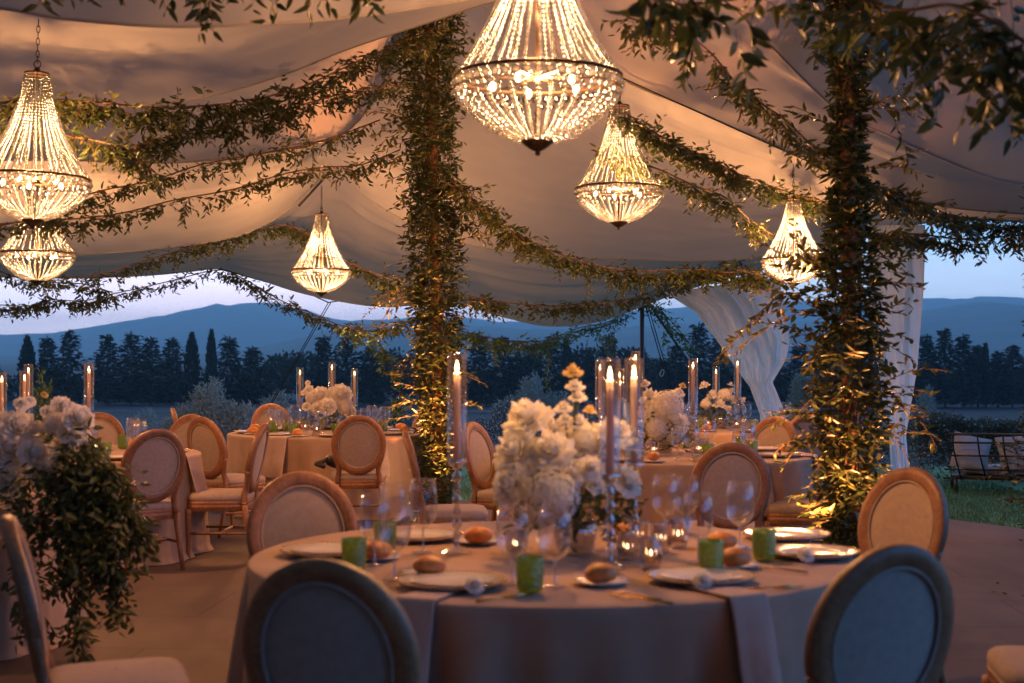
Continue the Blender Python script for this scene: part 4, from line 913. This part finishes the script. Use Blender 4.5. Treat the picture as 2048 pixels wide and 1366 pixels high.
def f_votive():
    r = empty('tealight_holder', (0, 0, 0), 0, 'x', 'tealight')
    m = MB(); m.lathe([(0, .004), (.030, .004), (.033, .01), (.036, .05), (.038, .085), (.0365, .085), (.034, .05), (.031, .014), (0, .014)], 13); m.build('glass_cup', M_CRYS, r, smooth=False)
    m = MB(); m.lathe([(0, .015), (.022, .015), (.022, .034), (0, .034)], 16); m.build('candle', M_WAX, r)
    m = MB(); m.lathe([(0, .035), (.003, .038), (.0034, .042), (.002, .048), (0, .053)], 10); m.build('flame', M_FLAME, r)
    return r
def f_votive_tall():
    r = f_votive(); return r
def candlestick(px, basey, flamey, label, d=None, light=0):
    b = G(px, basey, TZ + .003); d = b.y; fz = P(px, flamey, d).z; b.x = P(px, flamey, d).x; L = .33; hz = fz - .012 - L - (TZ + .003)       # holder height
    r = empty('candlestick', tuple(b), 0, label, 'candlestick', 'tall candles in glass chimneys')
    m = MB(); h = hz; pr = [(.055, 0), (.056, .004), (.03, .014), (.014, .025), (.012, .04)]
    n = max(2, int((h - .08) / .045))
    for k in range(n):
        z0 = .045 + (h - .085) * k / n; dz = (h - .085) / n
        pr += [(.010, z0), (.019 if k % 2 else .016, z0 + dz * .3), (.019 if k % 2 else .016, z0 + dz * .5), (.010, z0 + dz * .9)]
    pr += [(.012, h - .035), (.026, h - .02), (.038, h - .008), (.036, h), (.0, h)]
    m.lathe(pr, 18); m.build('crystal_holder', M_CRYS, r, smooth=False)
    m = MB(); m.lathe([(.0365, h - .004), (.0365, h + .40), (.0352, h + .40), (.0352, h - .002)], 28); m.build('glass_chimney', M_TUBE, r)
    m = MB(); m.lathe([(.0365, h + .3985), (.0375, h + .401), (.0352, h + .4025)], 28); m.build('chimney_rim', M_CRYS, r)
    m = MB(); m.lathe([(0, h), (.0145, h), (.0125, h + L - .006), (.010, h + L), (0, h + L - .002)], 16, closed=False); m.build('candle', M_WAX, r)
    m = MB(); m.lathe([(0, h + L + .001), (.0055, h + L + .008), (.0068, h + L + .015), (.0045, h + L + .028), (.0012, h + L + .042), (0, h + L + .046)], 12); m.build('flame', M_FLAME, r)
    if light: lamp('POINT', (0, 0, h + L + .022), light, (1, .48, .16), .012, r)
def petal_bloom(name, r, seed, m=M_PETAL, layers=5, open_=1.0):
    """layered rose"""
    rnd = random.Random(seed); mb = MB()
    mb.ico((0, 0, r * .12), r * .36, 2)
    for l in range(layers):
        t = l / (layers - 1); n = 4 + int(5 * t); pr = r * (.42 + .58 * t); tilt = R(14 + 62 * t * open_); hh = r * (.78 - .25 * t)
        for k in range(n):
            a = 2 * PI * (k + rnd.uniform(-.15, .15)) / n + l * .7; w = pr * (1.05 - .15 * t); s1 = rnd.uniform(-.1, .1); s2 = rnd.uniform(.88, 1.1); ruf = rnd.uniform(0, 6)
            vs = []
            for j in range(5):
                v = j / 4; rad = pr * (.35 + .65 * math.sin(tilt * .6 + v * .3)) * (.4 + .6 * v ** .7); z = hh * s2 * (v * math.cos(tilt) * 1.15) - r * .25 + (.10 * r * (v ** 3) * (-1 if t > .6 else .2))
                for i in range(6):
                    u = i / 5 * 2 - 1; ww = w * math.sin(PI * (.16 + .66 * v)) * .62
                    an = a + u * ww / max(rad, r * .15) * .8; rr = rad * (1 - .13 * u * u * (1 - v)) + .05 * r * v * math.sin(3.2 * u + ruf)
                    vs.append((rr * math.cos(an), rr * math.sin(an), z - .16 * r * abs(u) ** 3 * v + s1 * r * v * .3 + .04 * r * v * math.sin(5 * u + ruf)))
            mb.add(vs, [(j * 6 + i, j * 6 + i + 1, (j + 1) * 6 + i + 1, (j + 1) * 6 + i) for j in range(4) for i in range(5)])
    me = bpy.data.meshes.new(name); me.from_pydata(mb.v, [], mb.f); me.update(); me.polygons.foreach_set('use_smooth', [True] * len(me.polygons)); me.materials.append(m); return me
def cluster_bloom(name, r, seed, m=M_PETAL, n=150, size=.2):
    """hydrangea like ball of small petals"""
    rnd = random.Random(seed); mb = MB(); mb.ico((0, 0, 0), r * .78, 2)
    for k in range(n):
        z = 1 - 2 * (k + .5) / n; a = k * 2.39996; rr = math.sqrt(1 - z * z); nrm = Vector((rr * math.cos(a), rr * math.sin(a), z)); c = nrm * r * rnd.uniform(.84, 1.0)
        t1 = nrm.orthogonal().normalized(); t1.rotate(Matrix.Rotation(rnd.uniform(0, PI), 3, nrm)); t2 = nrm.cross(t1); s = r * size * rnd.uniform(.8, 1.2)
        vs = [c]
        for i in range(8):
            b = 2 * PI * i / 8; q = s * (1.0 if i % 2 else .62); vs.append(c + t1 * q * math.cos(b) + t2 * q * math.sin(b) + nrm * s * (.25 if i % 2 else .05))
        mb.add(vs, [(0, 1 + i, 1 + (i + 1) % 8) for i in range(8)])
    me = bpy.data.meshes.new(name); me.from_pydata(mb.v, [], mb.f); me.update(); me.materials.append(m); return me
ROSE = [petal_bloom('rose', 1.0, s, layers=l) for s, l in ((1, 5), (2, 6), (3, 5))]
HYD = [cluster_bloom('hydrangea', 1.0, s, n=240, size=.15) for s in (4, 5)]
SMALLF = petal_bloom('small_flower', 1.0, 9, layers=3, open_=1.15)
YEL = petal_bloom('yellow_flower', 1.0, 10, M_YPET, layers=3, open_=1.1)
def bloom(root, me, p, r, face=None, name='bloom'):
    o = bpy.data.objects.new(name, me); COL.objects.link(o); o.parent = root; o.location = Vector(p) - root.location
    o.scale = (r, r, r * random.uniform(.85, 1)); f = Vector(face) if face is not None else Vector((random.gauss(0, .5), -.8, .7)); o.rotation_mode = 'QUATERNION'
    q = f.normalized().to_track_quat('Z', 'Y'); o.rotation_quaternion = q @ Matrix.Rotation(random.uniform(0, 6), 3, 'Z').to_quaternion(); return o
def bouquet(name, base, blooms, label, leafn=90, spread=.2, hz=(.12, .3), vase=True, leafm=None):
    """blooms: (px,py,depth,pixel radius,kind)"""
    global OS; root = empty(name, tuple(base), 0, label, 'flower arrangement', 'flower centrepieces'); OS = Vector(base)
    if vase:
        m = MB(); m.lathe([(0, 0), (.06, 0), (.075, .02), (.085, .08), (.075, .13), (.07, .13), (.078, .08), (.07, .02), (0, .01)], 28); m.build('vase', M_CRYS, root)
    ST = MB(); LV = Leaves(); c0 = Vector(base) + Vector((0, 0, .12))
    for px, py, d, pr, k in blooms:
        p = P(px, py, d); r = pr / F * d * (1.28 if k == 'r' else 1.12)
        me = {'r': random.choice(ROSE), 'h': random.choice(HYD), 's': SMALLF, 'y': YEL}[k]
        f = (p - c0).normalized() + Vector((0, -.45, .15)); bloom(root, me, p, r * (1.0 if k == 'h' else 1.12), f, 'bloom')
        mid = c0.lerp(p, .5) + Vector((0, 0, .03)); ST.tube([q - OS for q in spline([c0, mid, p], 6)], .003, 5)
    for _ in range(leafn):
        a = random.uniform(0, 2 * PI); rr = random.random() ** .5 * spread; p = Vector(base) + Vector((rr * math.cos(a), rr * math.sin(a), random.uniform(*hz)))
        twig(LV, ST, p, Vector((math.cos(a), math.sin(a), random.uniform(-.4, .8))), random.uniform(.06, .16), .06, .03, .4)
    ST.build('stem', M_LEAFD, root); LV.build('foliage', leafm or M_LEAFD, root, .5, tuple(base))
    return root
def hang_nap(x0, x1, py0, label, length=.42):
    """napkin lying under a plate and hanging over the near edge of T1"""
    cx, cyy, r = TABS['T1']; a0 = math.atan2(P(x0, py0, 4.4).y - cyy, P(x0, py0, 4.4).x - cx); a1 = math.atan2(P(x1, py0, 4.4).y - cyy, P(x1, py0, 4.4).x - cx)
    f = vnoise(int(x0))
    def fn(u, v):
        a = a0 + (a1 - a0) * (u if v < .3 else .5 + (u - .5) * (1 - .12 * (v - .3)))
        if v < .3: rr = r - .22 + .238 * v / .3; z = TZ + .006
        else:
            q = (v - .3) / .7; rr = r + .018 + .075 * min(1, q * 1.4) + .012 * q * math.sin(u * 9 + 1) + .02 * q * f(u * 2, q * 2); z = TZ + .006 - .008 - length * q * 1.0
        return (cx + rr * math.cos(a), cyy + rr * math.sin(a), z)
    m = MB(); m.grid(fn, 16, 34); o = m.build('napkin', M_NAP); md = o.modifiers.new('t', 'SOLIDIFY'); md.thickness = .006
    tag(o, label, 'napkin', 'folded linen napkins')
def side_nap(T, deg, half, length, label):
    cx, cyy, r = TABS[T]; f = vnoise(int(abs(deg)) + 3)
    def fn(u, v):
        a = R(deg) + half * (u - .5) * 2 * (1 if v < .3 else 1 - .12 * (v - .3))
        if v < .3: rr = r - .2 + .222 * v / .3; z = TZ + .006
        else:
            q = (v - .3) / .7; rr = r + .022 + .07 * min(1, q * 1.4) + .012 * q * math.sin(u * 9 + 1) + .02 * q * f(u * 2, q * 2); z = TZ - .002 - length * q
        return (cx + rr * math.cos(a), cyy + rr * math.sin(a), z)
    m = MB(); m.grid(fn, 14, 30); o = m.build('napkin', M_NAP); md = o.modifiers.new('t', 'SOLIDIFY'); md.thickness = .006
    tag(o, label, 'napkin', 'folded linen napkins')
def cutlery(px, py, ang, kind, label):
    p = G(px, py, TZ + .007); r = empty(kind, tuple(p), ang, label, kind, 'gilt cutlery'); m = MB()
    if kind == 'knife': 
        m.tube([(0, -.11, 0), (0, -.02, .002), (0, 0, .002)], [.005, .004, .003], 6); m.build('handle', M_GOLD, r)
        m = MB(); m.tube([(0, 0, .002), (.002, .05, .002), (0, .11, .001)], [.004, .007, .002], 6, sx=1.0); m.build('blade', M_GOLD, r)
    else:
        m.tube([(0, -.1, 0), (0, .03, .006), (0, .05, .003)], [.005, .003, .004], 6)
        m.build('handle', M_GOLD, r); m = MB()
        for k in (-1.5, -.5, .5, 1.5): m.tube([(0, .05, .003), (k * .006, .065, .002), (k * .006, .105, .004)], [.003, .002, .001], 5)
        m.build('tines', M_GOLD, r)
def dressing():
    Z = TZ + .004
    wine, tumb, charg, side, roll, vot = (Kind(f) for f in (f_wine, f_tumbler, f_charger, f_side, f_roll, f_votive))
    g = lambda px, py, z=Z: tuple(G(px, py, z))
    # ---- T1 place settings
    for px, py, lab in ((905, 1172, 'charger plate in front of the left napkin, nearest left'), (1402, 1162, 'charger plate at front right above the hanging napkin'), (1622, 1112, 'charger plate at the right edge of the nearest table'), (1572, 1076, 'charger plate behind the rightmost green tumbler'), (838, 1078, 'charger plate at far left side of the nearest table'), (655, 1108, 'charger plate at left edge by the facing chair')):
        charg.put(g(px, py), lab, 'charger plates on the nearest table')
    for px, py, lab in ((855, 1150, 'side plate under the leftmost big bread roll'), (952, 1086, 'side plate with a roll behind the tall left candlestick'), (1200, 1168, 'side plate with the roll left of front right charger'), (1445, 1098, 'side plate with roll behind the middle right green tumbler'), (1468, 1134, 'side plate with roll just right of the middle tumbler'), (1246, 1078, 'side plate with small roll right of bouquet foot'), (752, 1118, 'side plate at left behind the left green tumbler')):
        side.put(g(px, py), lab, 'side plates on the nearest table')
    for px, py, lab in ((857, 1152, 'bread roll at front left of the nearest table'), (955, 1088, 'bread roll beside the foot of the tall left candlestick'), (1202, 1168, 'bread roll at the front middle, left of a charger'), (1245, 1079, 'bread roll half hidden right of the bouquet foot'), (1443, 1099, 'bread roll behind the middle right green tumbler'), (1468, 1135, 'bread roll touching the middle right green tumbler'), (752, 1120, 'bread roll behind the leftmost green tumbler')):
        p = G(px, py, Z + .006); roll.put(tuple(p), lab, 'bread rolls on the nearest table', random.uniform(-.5, .5), (1.12, 1.12, 1.12))
    for px, py, lab in ((1060, 1186, 'green glass tumbler nearest the camera, front middle'), (708, 1142, 'green glass tumbler at left by the chair backs'), (1422, 1146, 'green glass tumbler behind the front right charger'), (1528, 1121, 'rightmost green glass tumbler on the nearest table'), (770, 1104, 'dark green tumbler behind the left wine glasses')):
        tumb.put(g(px, py), lab, 'green tumblers')
    for px, py, h, lab in ((749, 1130, .25, 'leftmost wine glass on the nearest table'), (789, 1160, .27, 'front one of the three wine glasses at left'), (846, 1104, .275, 'wine glass glowing with lit leaves, left of candlestick'), (785, 1084, .235, 'wine glass behind the three at left'), (1025, 1166, .25, 'wine glass left behind the front green tumbler'), (1110, 1173, .26, 'wine glass right behind the front green tumbler'), (1330, 1072, .25, 'tall wine glass behind the tealights'), (1396, 1124, .25, 'wine glass above the middle right green tumbler'), (1480, 1096, .255, 'biggest wine glass beside the rightmost green tumbler'), (1372, 1068, .24, 'wine glass against the orange brown chair back'), (700, 1096, .0, '')):
        if lab: wine.put(g(px, py), lab, 'wine glasses on the nearest table', 0, (1.06, 1.06, h / .25))
    for px, py, lab in ((1302, 1136, 'brightest tealight in front of the glass cluster'), (1322, 1104, 'tealight right behind the brightest one'), (1276, 1092, 'tealight left behind the brightest one'), (1032, 1112, 'tealight behind the front green tumbler'), (1356, 1094, 'tealight at the right of the glass cluster'), (1255, 1118, 'tealight between bouquet foot and brightest one')):
        o = vot.put(g(px, py), lab, 'tealights on the nearest table', 0, (1.15, 1.15, 1.25 if px > 1290 else 1.1))
    candlestick(914, 1106, 738, 'tallest candlestick at left of the nearest table', light=12)
    candlestick(1220, 1136, 752, 'candlestick in front of the white bouquet', light=12)
    candlestick(1268, 1098, 748, 'candlestick right of the white bouquet', light=12)
    B = [(1052, 832, 5.3, 41, 'r'), (1026, 902, 5.25, 39, 'r'), (1102, 896, 5.2, 37, 'r'), (1017, 967, 5.2, 35, 'r'), (1105, 993, 5.15, 50, 'h'), (1181, 932, 5.1, 25, 's'), (1228, 860, 5.35, 33, 'r'), (1250, 874, 5.45, 30, 'r'), (1256, 958, 5.3, 30, 'r'), (1146, 740, 5.4, 18, 'y'), (1150, 768, 5.4, 17, 's'), (1156, 790, 5.4, 16, 's'), (1127, 812, 5.4, 17, 's'), (1130, 835, 5.4, 15, 's'),
         (1108, 856, 5.4, 24, 's'), (1158, 842, 5.4, 22, 's'), (1180, 818, 5.45, 12, 'y'), (1142, 948, 5.2, 24, 's'), (1170, 880, 5.35, 26, 'h'), (1060, 940, 5.3, 40, 'h'), (1150, 905, 5.35, 24, 's'), (1190, 965, 5.25, 22, 's'), (1195, 895, 5.4, 22, 's'), (1080, 1025, 5.2, 30, 'h'), (1140, 870, 5.5, 26, 'r'), (1215, 915, 5.45, 26, 's'), (1025, 860, 5.45, 24, 's'), (1055, 992, 5.3, 30, 'r')]
    b = G(1150, 1105, Z); bouquet('bouquet', b, B, 'big white bouquet in the centre of the nearest table', 110, .17, (.1, .28))
    hang_nap(812, 902, 1205, 'napkin hanging over the front left table edge'); hang_nap(1432, 1538, 1195, 'napkin hanging over the front right table edge')
    hang_nap(476, 528, 1135, 'napkin hanging over the table edge at far left', .5)
    for px, py, a, k, lab in ((1545, 1176, -1.3, 'knife', 'knife at the right of the front right charger'), (1010, 1195, -.9, 'knife', 'knife right of the front left charger'), (1268, 1192, .9, 'fork', 'outer fork left of the front right charger'), (1290, 1200, .9, 'fork', 'inner fork left of the front right charger'), (1560, 1140, 1.0, 'fork', 'fork left of the charger at the right edge')):
        cutlery(px, py, a, k, lab)
    for px, py, lab in ((950, 1168, 'white rosebud on the front left charger'), (1405, 1158, 'white rosebud on the front right charger'), (1612, 1108, 'white rosebud on the right edge charger')):
        p = G(px, py, Z + .035); r = empty('rosebud', tuple(p), 0, lab, 'flower', 'rosebuds on the plates'); bloom(r, random.choice(ROSE), p, .036, (random.uniform(-.4, .4), -.6, .8), 'petals')
        m = MB(); m.tube([(0, .01, -.01), (.03, .05, -.012), (.05, .09, -.015)], .003, 6); m.build('stem', M_LEAFD, r)
    side_nap('T5', -14, .12, .36, 'napkin hanging off the right side of the table behind the nearest bouquet')
    side_nap('T5', -62, .10, .36, 'napkin hanging behind the orange brown chair')
    side_nap('T3', -8, .11, .36, 'napkin hanging off the table behind the leafy cascade')
    side_nap('T2', -112, .12, .36, 'napkin hanging off the far left table, left of its near chair')
    side_nap('T2', -58, .12, .36, 'napkin hanging off the far left table by the middle column')
    # ---- other tables: generic settings around
    names = {'T2': 'the far left table', 'T3': 'the table behind the leafy cascade', 'T5': 'the table behind the nearest bouquet', 'T6': 'the farthest right table'}
    for T, n, a0 in (('T2', 8, .2), ('T3', 8, .1), ('T5', 8, .35), ('T6', 8, 0)):
        x, y, r = TABS[T]; nm = names[T]
        for i in range(n):
            a = a0 + 2 * PI * i / n; q = r - .24; c, s = math.cos(a), math.sin(a); tx, ty = -s, c
            side_w = ('right side', 'far right side', 'far side', 'far left side', 'left side', 'near left side', 'near side', 'near right side')[i]
            if T == 'T3' and x + q * c < -4.3: continue
            L = lambda w: w + ' on the ' + side_w + ' of ' + nm; gp = lambda w: w + ' on ' + nm
            charg.put((x + q * c, y + q * s, Z), L('charger plate'), gp('charger plates'))
            side.put((x + q * c + tx * .26, y + q * s + ty * .26, Z), L('side plate'), gp('side plates'))
            roll.put((x + q * c + tx * .26, y + q * s + ty * .26, Z + .006), L('bread roll'), gp('bread rolls'), a)
            wine.put((x + (q - .2) * c - tx * .10, y + (q - .2) * s - ty * .10, Z), L('taller wine glass'), gp('wine glasses'))
            wine.put((x + (q - .24) * c - tx * .19, y + (q - .24) * s - ty * .19, Z), L('shorter wine glass'), gp('wine glasses'), 0, (.92, .92, .9))
            tumb.put((x + (q - .2) * c + tx * .03, y + (q - .2) * s + ty * .03, Z), L('green tumbler'), gp('green tumblers'))
        for i in range(6):
            a = 2 * PI * i / 6 + .3; vot.put((x + .3 * math.cos(a) * 1.2, y + .3 * math.sin(a), Z), ('far right', 'far', 'left', 'near left', 'near', 'right')[i] + ' one of the tealights ringing the centre of ' + nm, 'tealights in the centre of ' + nm)
    for px, b_, f_, lab in ((600, 852, 746, 'left candlestick of the far left table'), (664, 858, 736, 'middle taller candlestick of the far left table'), (709, 850, 748, 'right candlestick of the far left table'),
                           (178, 908, 741, 'right candlestick of the table behind the cascade'), (49, 905, 757, 'front one of two candlesticks rising over the left flowers'), (57, 896, 743, 'rear one of two candlesticks rising over the left flowers'), (4, 902, 760, 'candlestick cut by the left edge of the photo'),
                           (1200, 908, 737, 'leftmost candlestick of the table behind the nearest bouquet'), (1239, 902, 752, 'short candlestick between the two nearest right candles'), (1271, 898, 717, 'highest candlestick behind the nearest right candle'), (1386, 905, 733, 'right candlestick with a thick rim left of a chair'), (1432, 852, 744, 'left candlestick of the farthest table'), (1475, 856, 728, 'right candlestick of the farthest table')):
        candlestick(px, b_, f_, lab, light=1.3)
    Zb = TZ + .004
    d = 13.9; b = G(655, 858, Zb)
    bouquet('bouquet', b, [(640, 790, 13.9, 15, 'r'), (682, 788, 13.9, 18, 'r'), (655, 812, 13.7, 14, 'r'), (690, 812, 13.9, 15, 'h'), (617, 778, 14, 9, 's'), (622, 795, 13.9, 11, 'h'), (612, 812, 14, 8, 's'), (665, 790, 14, 15, 'h'), (632, 815, 13.8, 10, 's'), (700, 822, 14, 10, 'r'), (615, 765, 14, 5, 's'), (606, 785, 14, 5, 's')], 'white roses on the far left table between three candles', 60, .17, (.03, .2))
    b = G(1325, 905, Zb)
    bouquet('bouquet', b, [(1335, 815, 10.9, 32, 'h'), (1300, 790, 11, 20, 's'), (1308, 830, 10.9, 24, 'h'), (1350, 840, 10.8, 24, 'r'), (1315, 858, 10.8, 22, 'h'), (1358, 783, 11, 12, 's'), (1350, 795, 11, 9, 's'), (1366, 770, 11, 7, 'y'), (1290, 765, 11, 9, 's'), (1290, 815, 11, 18, 'y'), (1345, 870, 10.8, 18, 'h'), (1285, 850, 11, 18, 's'), (1322, 800, 11, 16, 's')], 'cream hydrangea bouquet behind the nearest right candles', 90, .2, (.02, .22))
    b = G(1440, 856, Zb)
    bouquet('bouquet', b, [(1408, 770, 15, 9, 'r'), (1425, 792, 15, 14, 'r'), (1450, 790, 15, 14, 'h'), (1440, 808, 14.9, 12, 'r'), (1465, 800, 15, 13, 'r'), (1485, 800, 15, 9, 's'), (1462, 768, 15, 6, 's'), (1464, 780, 15, 7, 's'), (1412, 808, 15, 11, 'h'), (1455, 818, 14.9, 11, 'r')], 'white flowers on the farthest table before the curtain', 50, .17, (.02, .18))
    # ---- T4 cascade
    global OS
    base = Vector((-2.75, 7.25, Z)); Bl = []
    for px, py, pr, k in ((128, 812, 20, 'r'), (160, 835, 26, 'r'), (145, 862, 24, 'r'), (168, 880, 20, 'r'), (98, 822, 14, 's'), (40, 850, 30, 'r'), (20, 895, 32, 'r'), (70, 905, 26, 'r'), (48, 870, 20, 's'), (95, 945, 28, 'r'), (20, 955, 28, 'r'), (118, 920, 20, 's'), (60, 800, 12, 's'), (90, 788, 7, 'y'), (45, 805, 14, 's'), (0, 850, 26, 'h'), (-30, 900, 36, 'r'), (110, 850, 22, 'h'), (160, 1065, 9, 's'), (125, 985, 12, 's'), (20, 1000, 18, 's'), (75, 860, 18, 'h'), (130, 890, 20, 'r')):
        Bl.append((px, py, 6.95 + random.uniform(-.12, .2), pr, k))
    r = bouquet('cascading_flowers', base, Bl, 'large white flower arrangement cascading with greenery at left edge', 220, .36, (.02, .36), False)
    OS = Vector(base); LV = Leaves(); ST = MB()
    paths = [[(150, 920), (200, 980), (235, 1060), (240, 1180)], [(120, 940), (160, 1040), (165, 1150), (155, 1270)], [(60, 960), (55, 1080), (50, 1180), (75, 1250)], [(170, 900), (235, 960), (270, 1040), (290, 1090)], [(100, 960), (130, 1080), (140, 1180), (170, 1320)], [(140, 960), (190, 1100), (225, 1150), (240, 1240)], [(180, 940), (210, 1000), (205, 1090), (215, 1130)]]
    for pth in paths:
        pts = spline([P(a, b, 6.75 + .1 * random.random()) for a, b in pth], 30); ST.tube([q - OS for q in pts], .004, 5)
        for i, q in enumerate(pts):
            for _ in range(int(5 - 3.2 * i / 30)): twig(LV, ST, q + rv(.035 * (1.3 - i / 30)), Vector((random.gauss(0, .6), random.gauss(0, .5), -.6)), random.uniform(.06, .16), .062, .028, 1.0)
    for _ in range(170):
        px = random.gauss(165, 55); py = random.uniform(860, 1120); px = min(px, 120 + (py - 850) * .6 + 40)
        twig(LV, ST, P(px, py, 6.9 + random.uniform(-.15, .2)), Vector((random.gauss(.2, .5), -.3, random.uniform(-.8, .4))), random.uniform(.08, .18), .065, .03, .8)
    ST.build('trailing_stem', M_LEAFD, r); LV.build('trailing_foliage', M_LEAFD, r, .46, tuple(base))
    # bag on the chair at T2
    m = MB(); p = Vector((-1.42, 12.72, .50)); f = vnoise(31)
    m.grid(lambda u, v: (lambda t, q: (.19 * math.sin(q) ** .6 * math.copysign(abs(math.cos(t)) ** .7, math.cos(t)) * (1 + .06 * f(u * 5, v * 5)), .08 * math.sin(q) ** .6 * math.sin(t), .07 - .07 * math.cos(q)))(2 * PI * u, PI * v), 30, 14, True)
    o = m.build('handbag', M_BLACK, loc=p); o.scale = (1.25, 1.2, 1.15); m = MB(); m.tube([(-.16, 0, .1), (-.22, -.03, .06), (-.25, -.08, .05), (-.19, -.1, .03)], .02, 8); m.build('strap', M_BLACK, o)
    tag(o, 'black bag lying on the seat of a chair at far left table', 'bag')
dressing()

# ------------------------------------------------------------------ garden bench
def bench():
    a = P(1893, 868, 16.9); zg = -.15; rz = R(-12); root = empty('garden_bench', (a.x, 16.9, zg), rz, 'dark iron lattice back bench on the lawn at right', 'bench')
    Wd = 2.4; top = a.z - zg; m = MB()
    def by(z): return .34 * (1 - (z - .27) / max(.01, top - .27)) if z > .27 else .34
    seat = .27
    m = MB(); m.tube([(0, by(top), top), (Wd, by(top), top)], .016, 8); m.ico((0, by(top), top + .03), .028, 2); m.build('top_rail', M_BENCH, root)
    m = MB()
    for z in (top * .86, top * .64, seat + .03, seat - .08): m.box((Wd / 2, by(z), z), (Wd, .012, .022))
    for k in range(9):
        x = .06 + k * (Wd - .1) / 8; m.tube([(x, by(top) + .004, top), (x + .04, by(top * .7) + .004, top * .7), (x + .14, by(seat) + .004, seat - .1)], .011, 6)
    m.build('lattice_back', M_BENCH, root)
    m = MB(); m.box((Wd / 2 + .12, .62, seat - .06), (Wd, .58, .03)); m.build('seat_frame', M_BENCH, root)
    for x, y in ((.14, .36), (Wd, .36), (.14, .88), (Wd, .88)):
        l = MB(); l.tube([(x, y, 0), (x, y, seat - .05)], .02, 8); l.build('leg', M_BENCH, root)
    c = Matrix.Rotation(rz, 3, 'Z'); w = lambda x, y, z: Vector((a.x, 16.9, zg)) + c @ Vector((x, y, z))
    m = MB(); m.grid(lambda u, v: (lambda t, q: (1.14 * math.copysign(abs(math.cos(t)) ** .25, math.cos(t)) * math.sin(q) ** .25, .27 * math.copysign(abs(math.sin(t)) ** .25, math.sin(t)) * math.sin(q) ** .25, -.055 * math.cos(q)))(2 * PI * u, max(.001, min(PI - .001, PI * v))), 60, 16, True)
    o = m.build('seat_pad', M_CUSH, loc=w(Wd / 2 + .12, .64, seat + .015)); o.rotation_euler = (0, 0, rz); tag(o, 'long grey seat pad lying on the iron bench', 'cushion')
    for i, (x, tl, lab) in enumerate(((.32, .25, 'leftmost grey pillow, leaning askew on the bench'), (.86, -.12, 'second grey pillow from left on the bench'), (1.45, .1, 'third grey pillow on the bench, near the frame edge'))):
        s = .235; m = MB(); 
        def fn(u, v):
            X, Zz = u * 2 - 1, v * 2 - 1; e = (1 - X * X) * (1 - Zz * Zz); pin = 1 - .10 * (1 - abs(X * Zz)) * (abs(X) ** 4 + abs(Zz) ** 4)
            return X * pin, Zz * pin, e
        for sg in (1, -1): m.grid(lambda u, v: (lambda q: (q[0] * s, sg * .10 * q[2] ** .45, q[1] * s))(fn(u, v)), 14, 14)
        o = m.build('pillow', M_CUSH, loc=w(x, .43, seat + .225)); o.rotation_euler = (R(-22), tl, rz + random.uniform(-.2, .2)); tag(o, lab, 'pillow', 'grey pillows on the bench')
bench()
def litter():
    LV = Leaves()
    for _ in range(34):
        a = random.uniform(0, 2 * PI); q = abs(random.gauss(0, .45)) + .1
        LV.add((BX + .25 + q * math.cos(a) * 1.6, BY + q * math.sin(a), .006), (math.cos(a * 3), math.sin(a * 3), .05), (0, 0, 1), random.uniform(.04, .08))
    for _ in range(24):
        a = random.uniform(0, 2 * PI); q = abs(random.gauss(0, .4)) + .1
        LV.add((AX + q * math.cos(a), AY + q * math.sin(a), .006), (math.cos(a * 3), math.sin(a * 3), .05), (0, 0, 1), random.uniform(.04, .08))
    tag(LV.build('fallen_leaves', M_LEAF, wf=.36), kind='stuff')
litter()

# ------------------------------------------------------------------ air
def haze():
    m = MB(); m.box((0, 3550, 102), (15000, 7900, 224)); o = m.build('haze', None or M_PALE, smooth=False)
    mt = bpy.data.materials.new('air'); mt.use_nodes = True; nt = mt.node_tree; nt.nodes.clear()
    v = nt.nodes.new('ShaderNodeVolumePrincipled'); v.inputs['Color'].default_value = (.44, .76, 1, 1); v.inputs['Density'].default_value = .00024; v.inputs['Anisotropy'].default_value = .5
    ou = nt.nodes.new('ShaderNodeOutputMaterial'); nt.links.new(v.outputs[0], ou.inputs['Volume']); o.data.materials[0] = mt; o['kind'] = 'stuff'
haze()
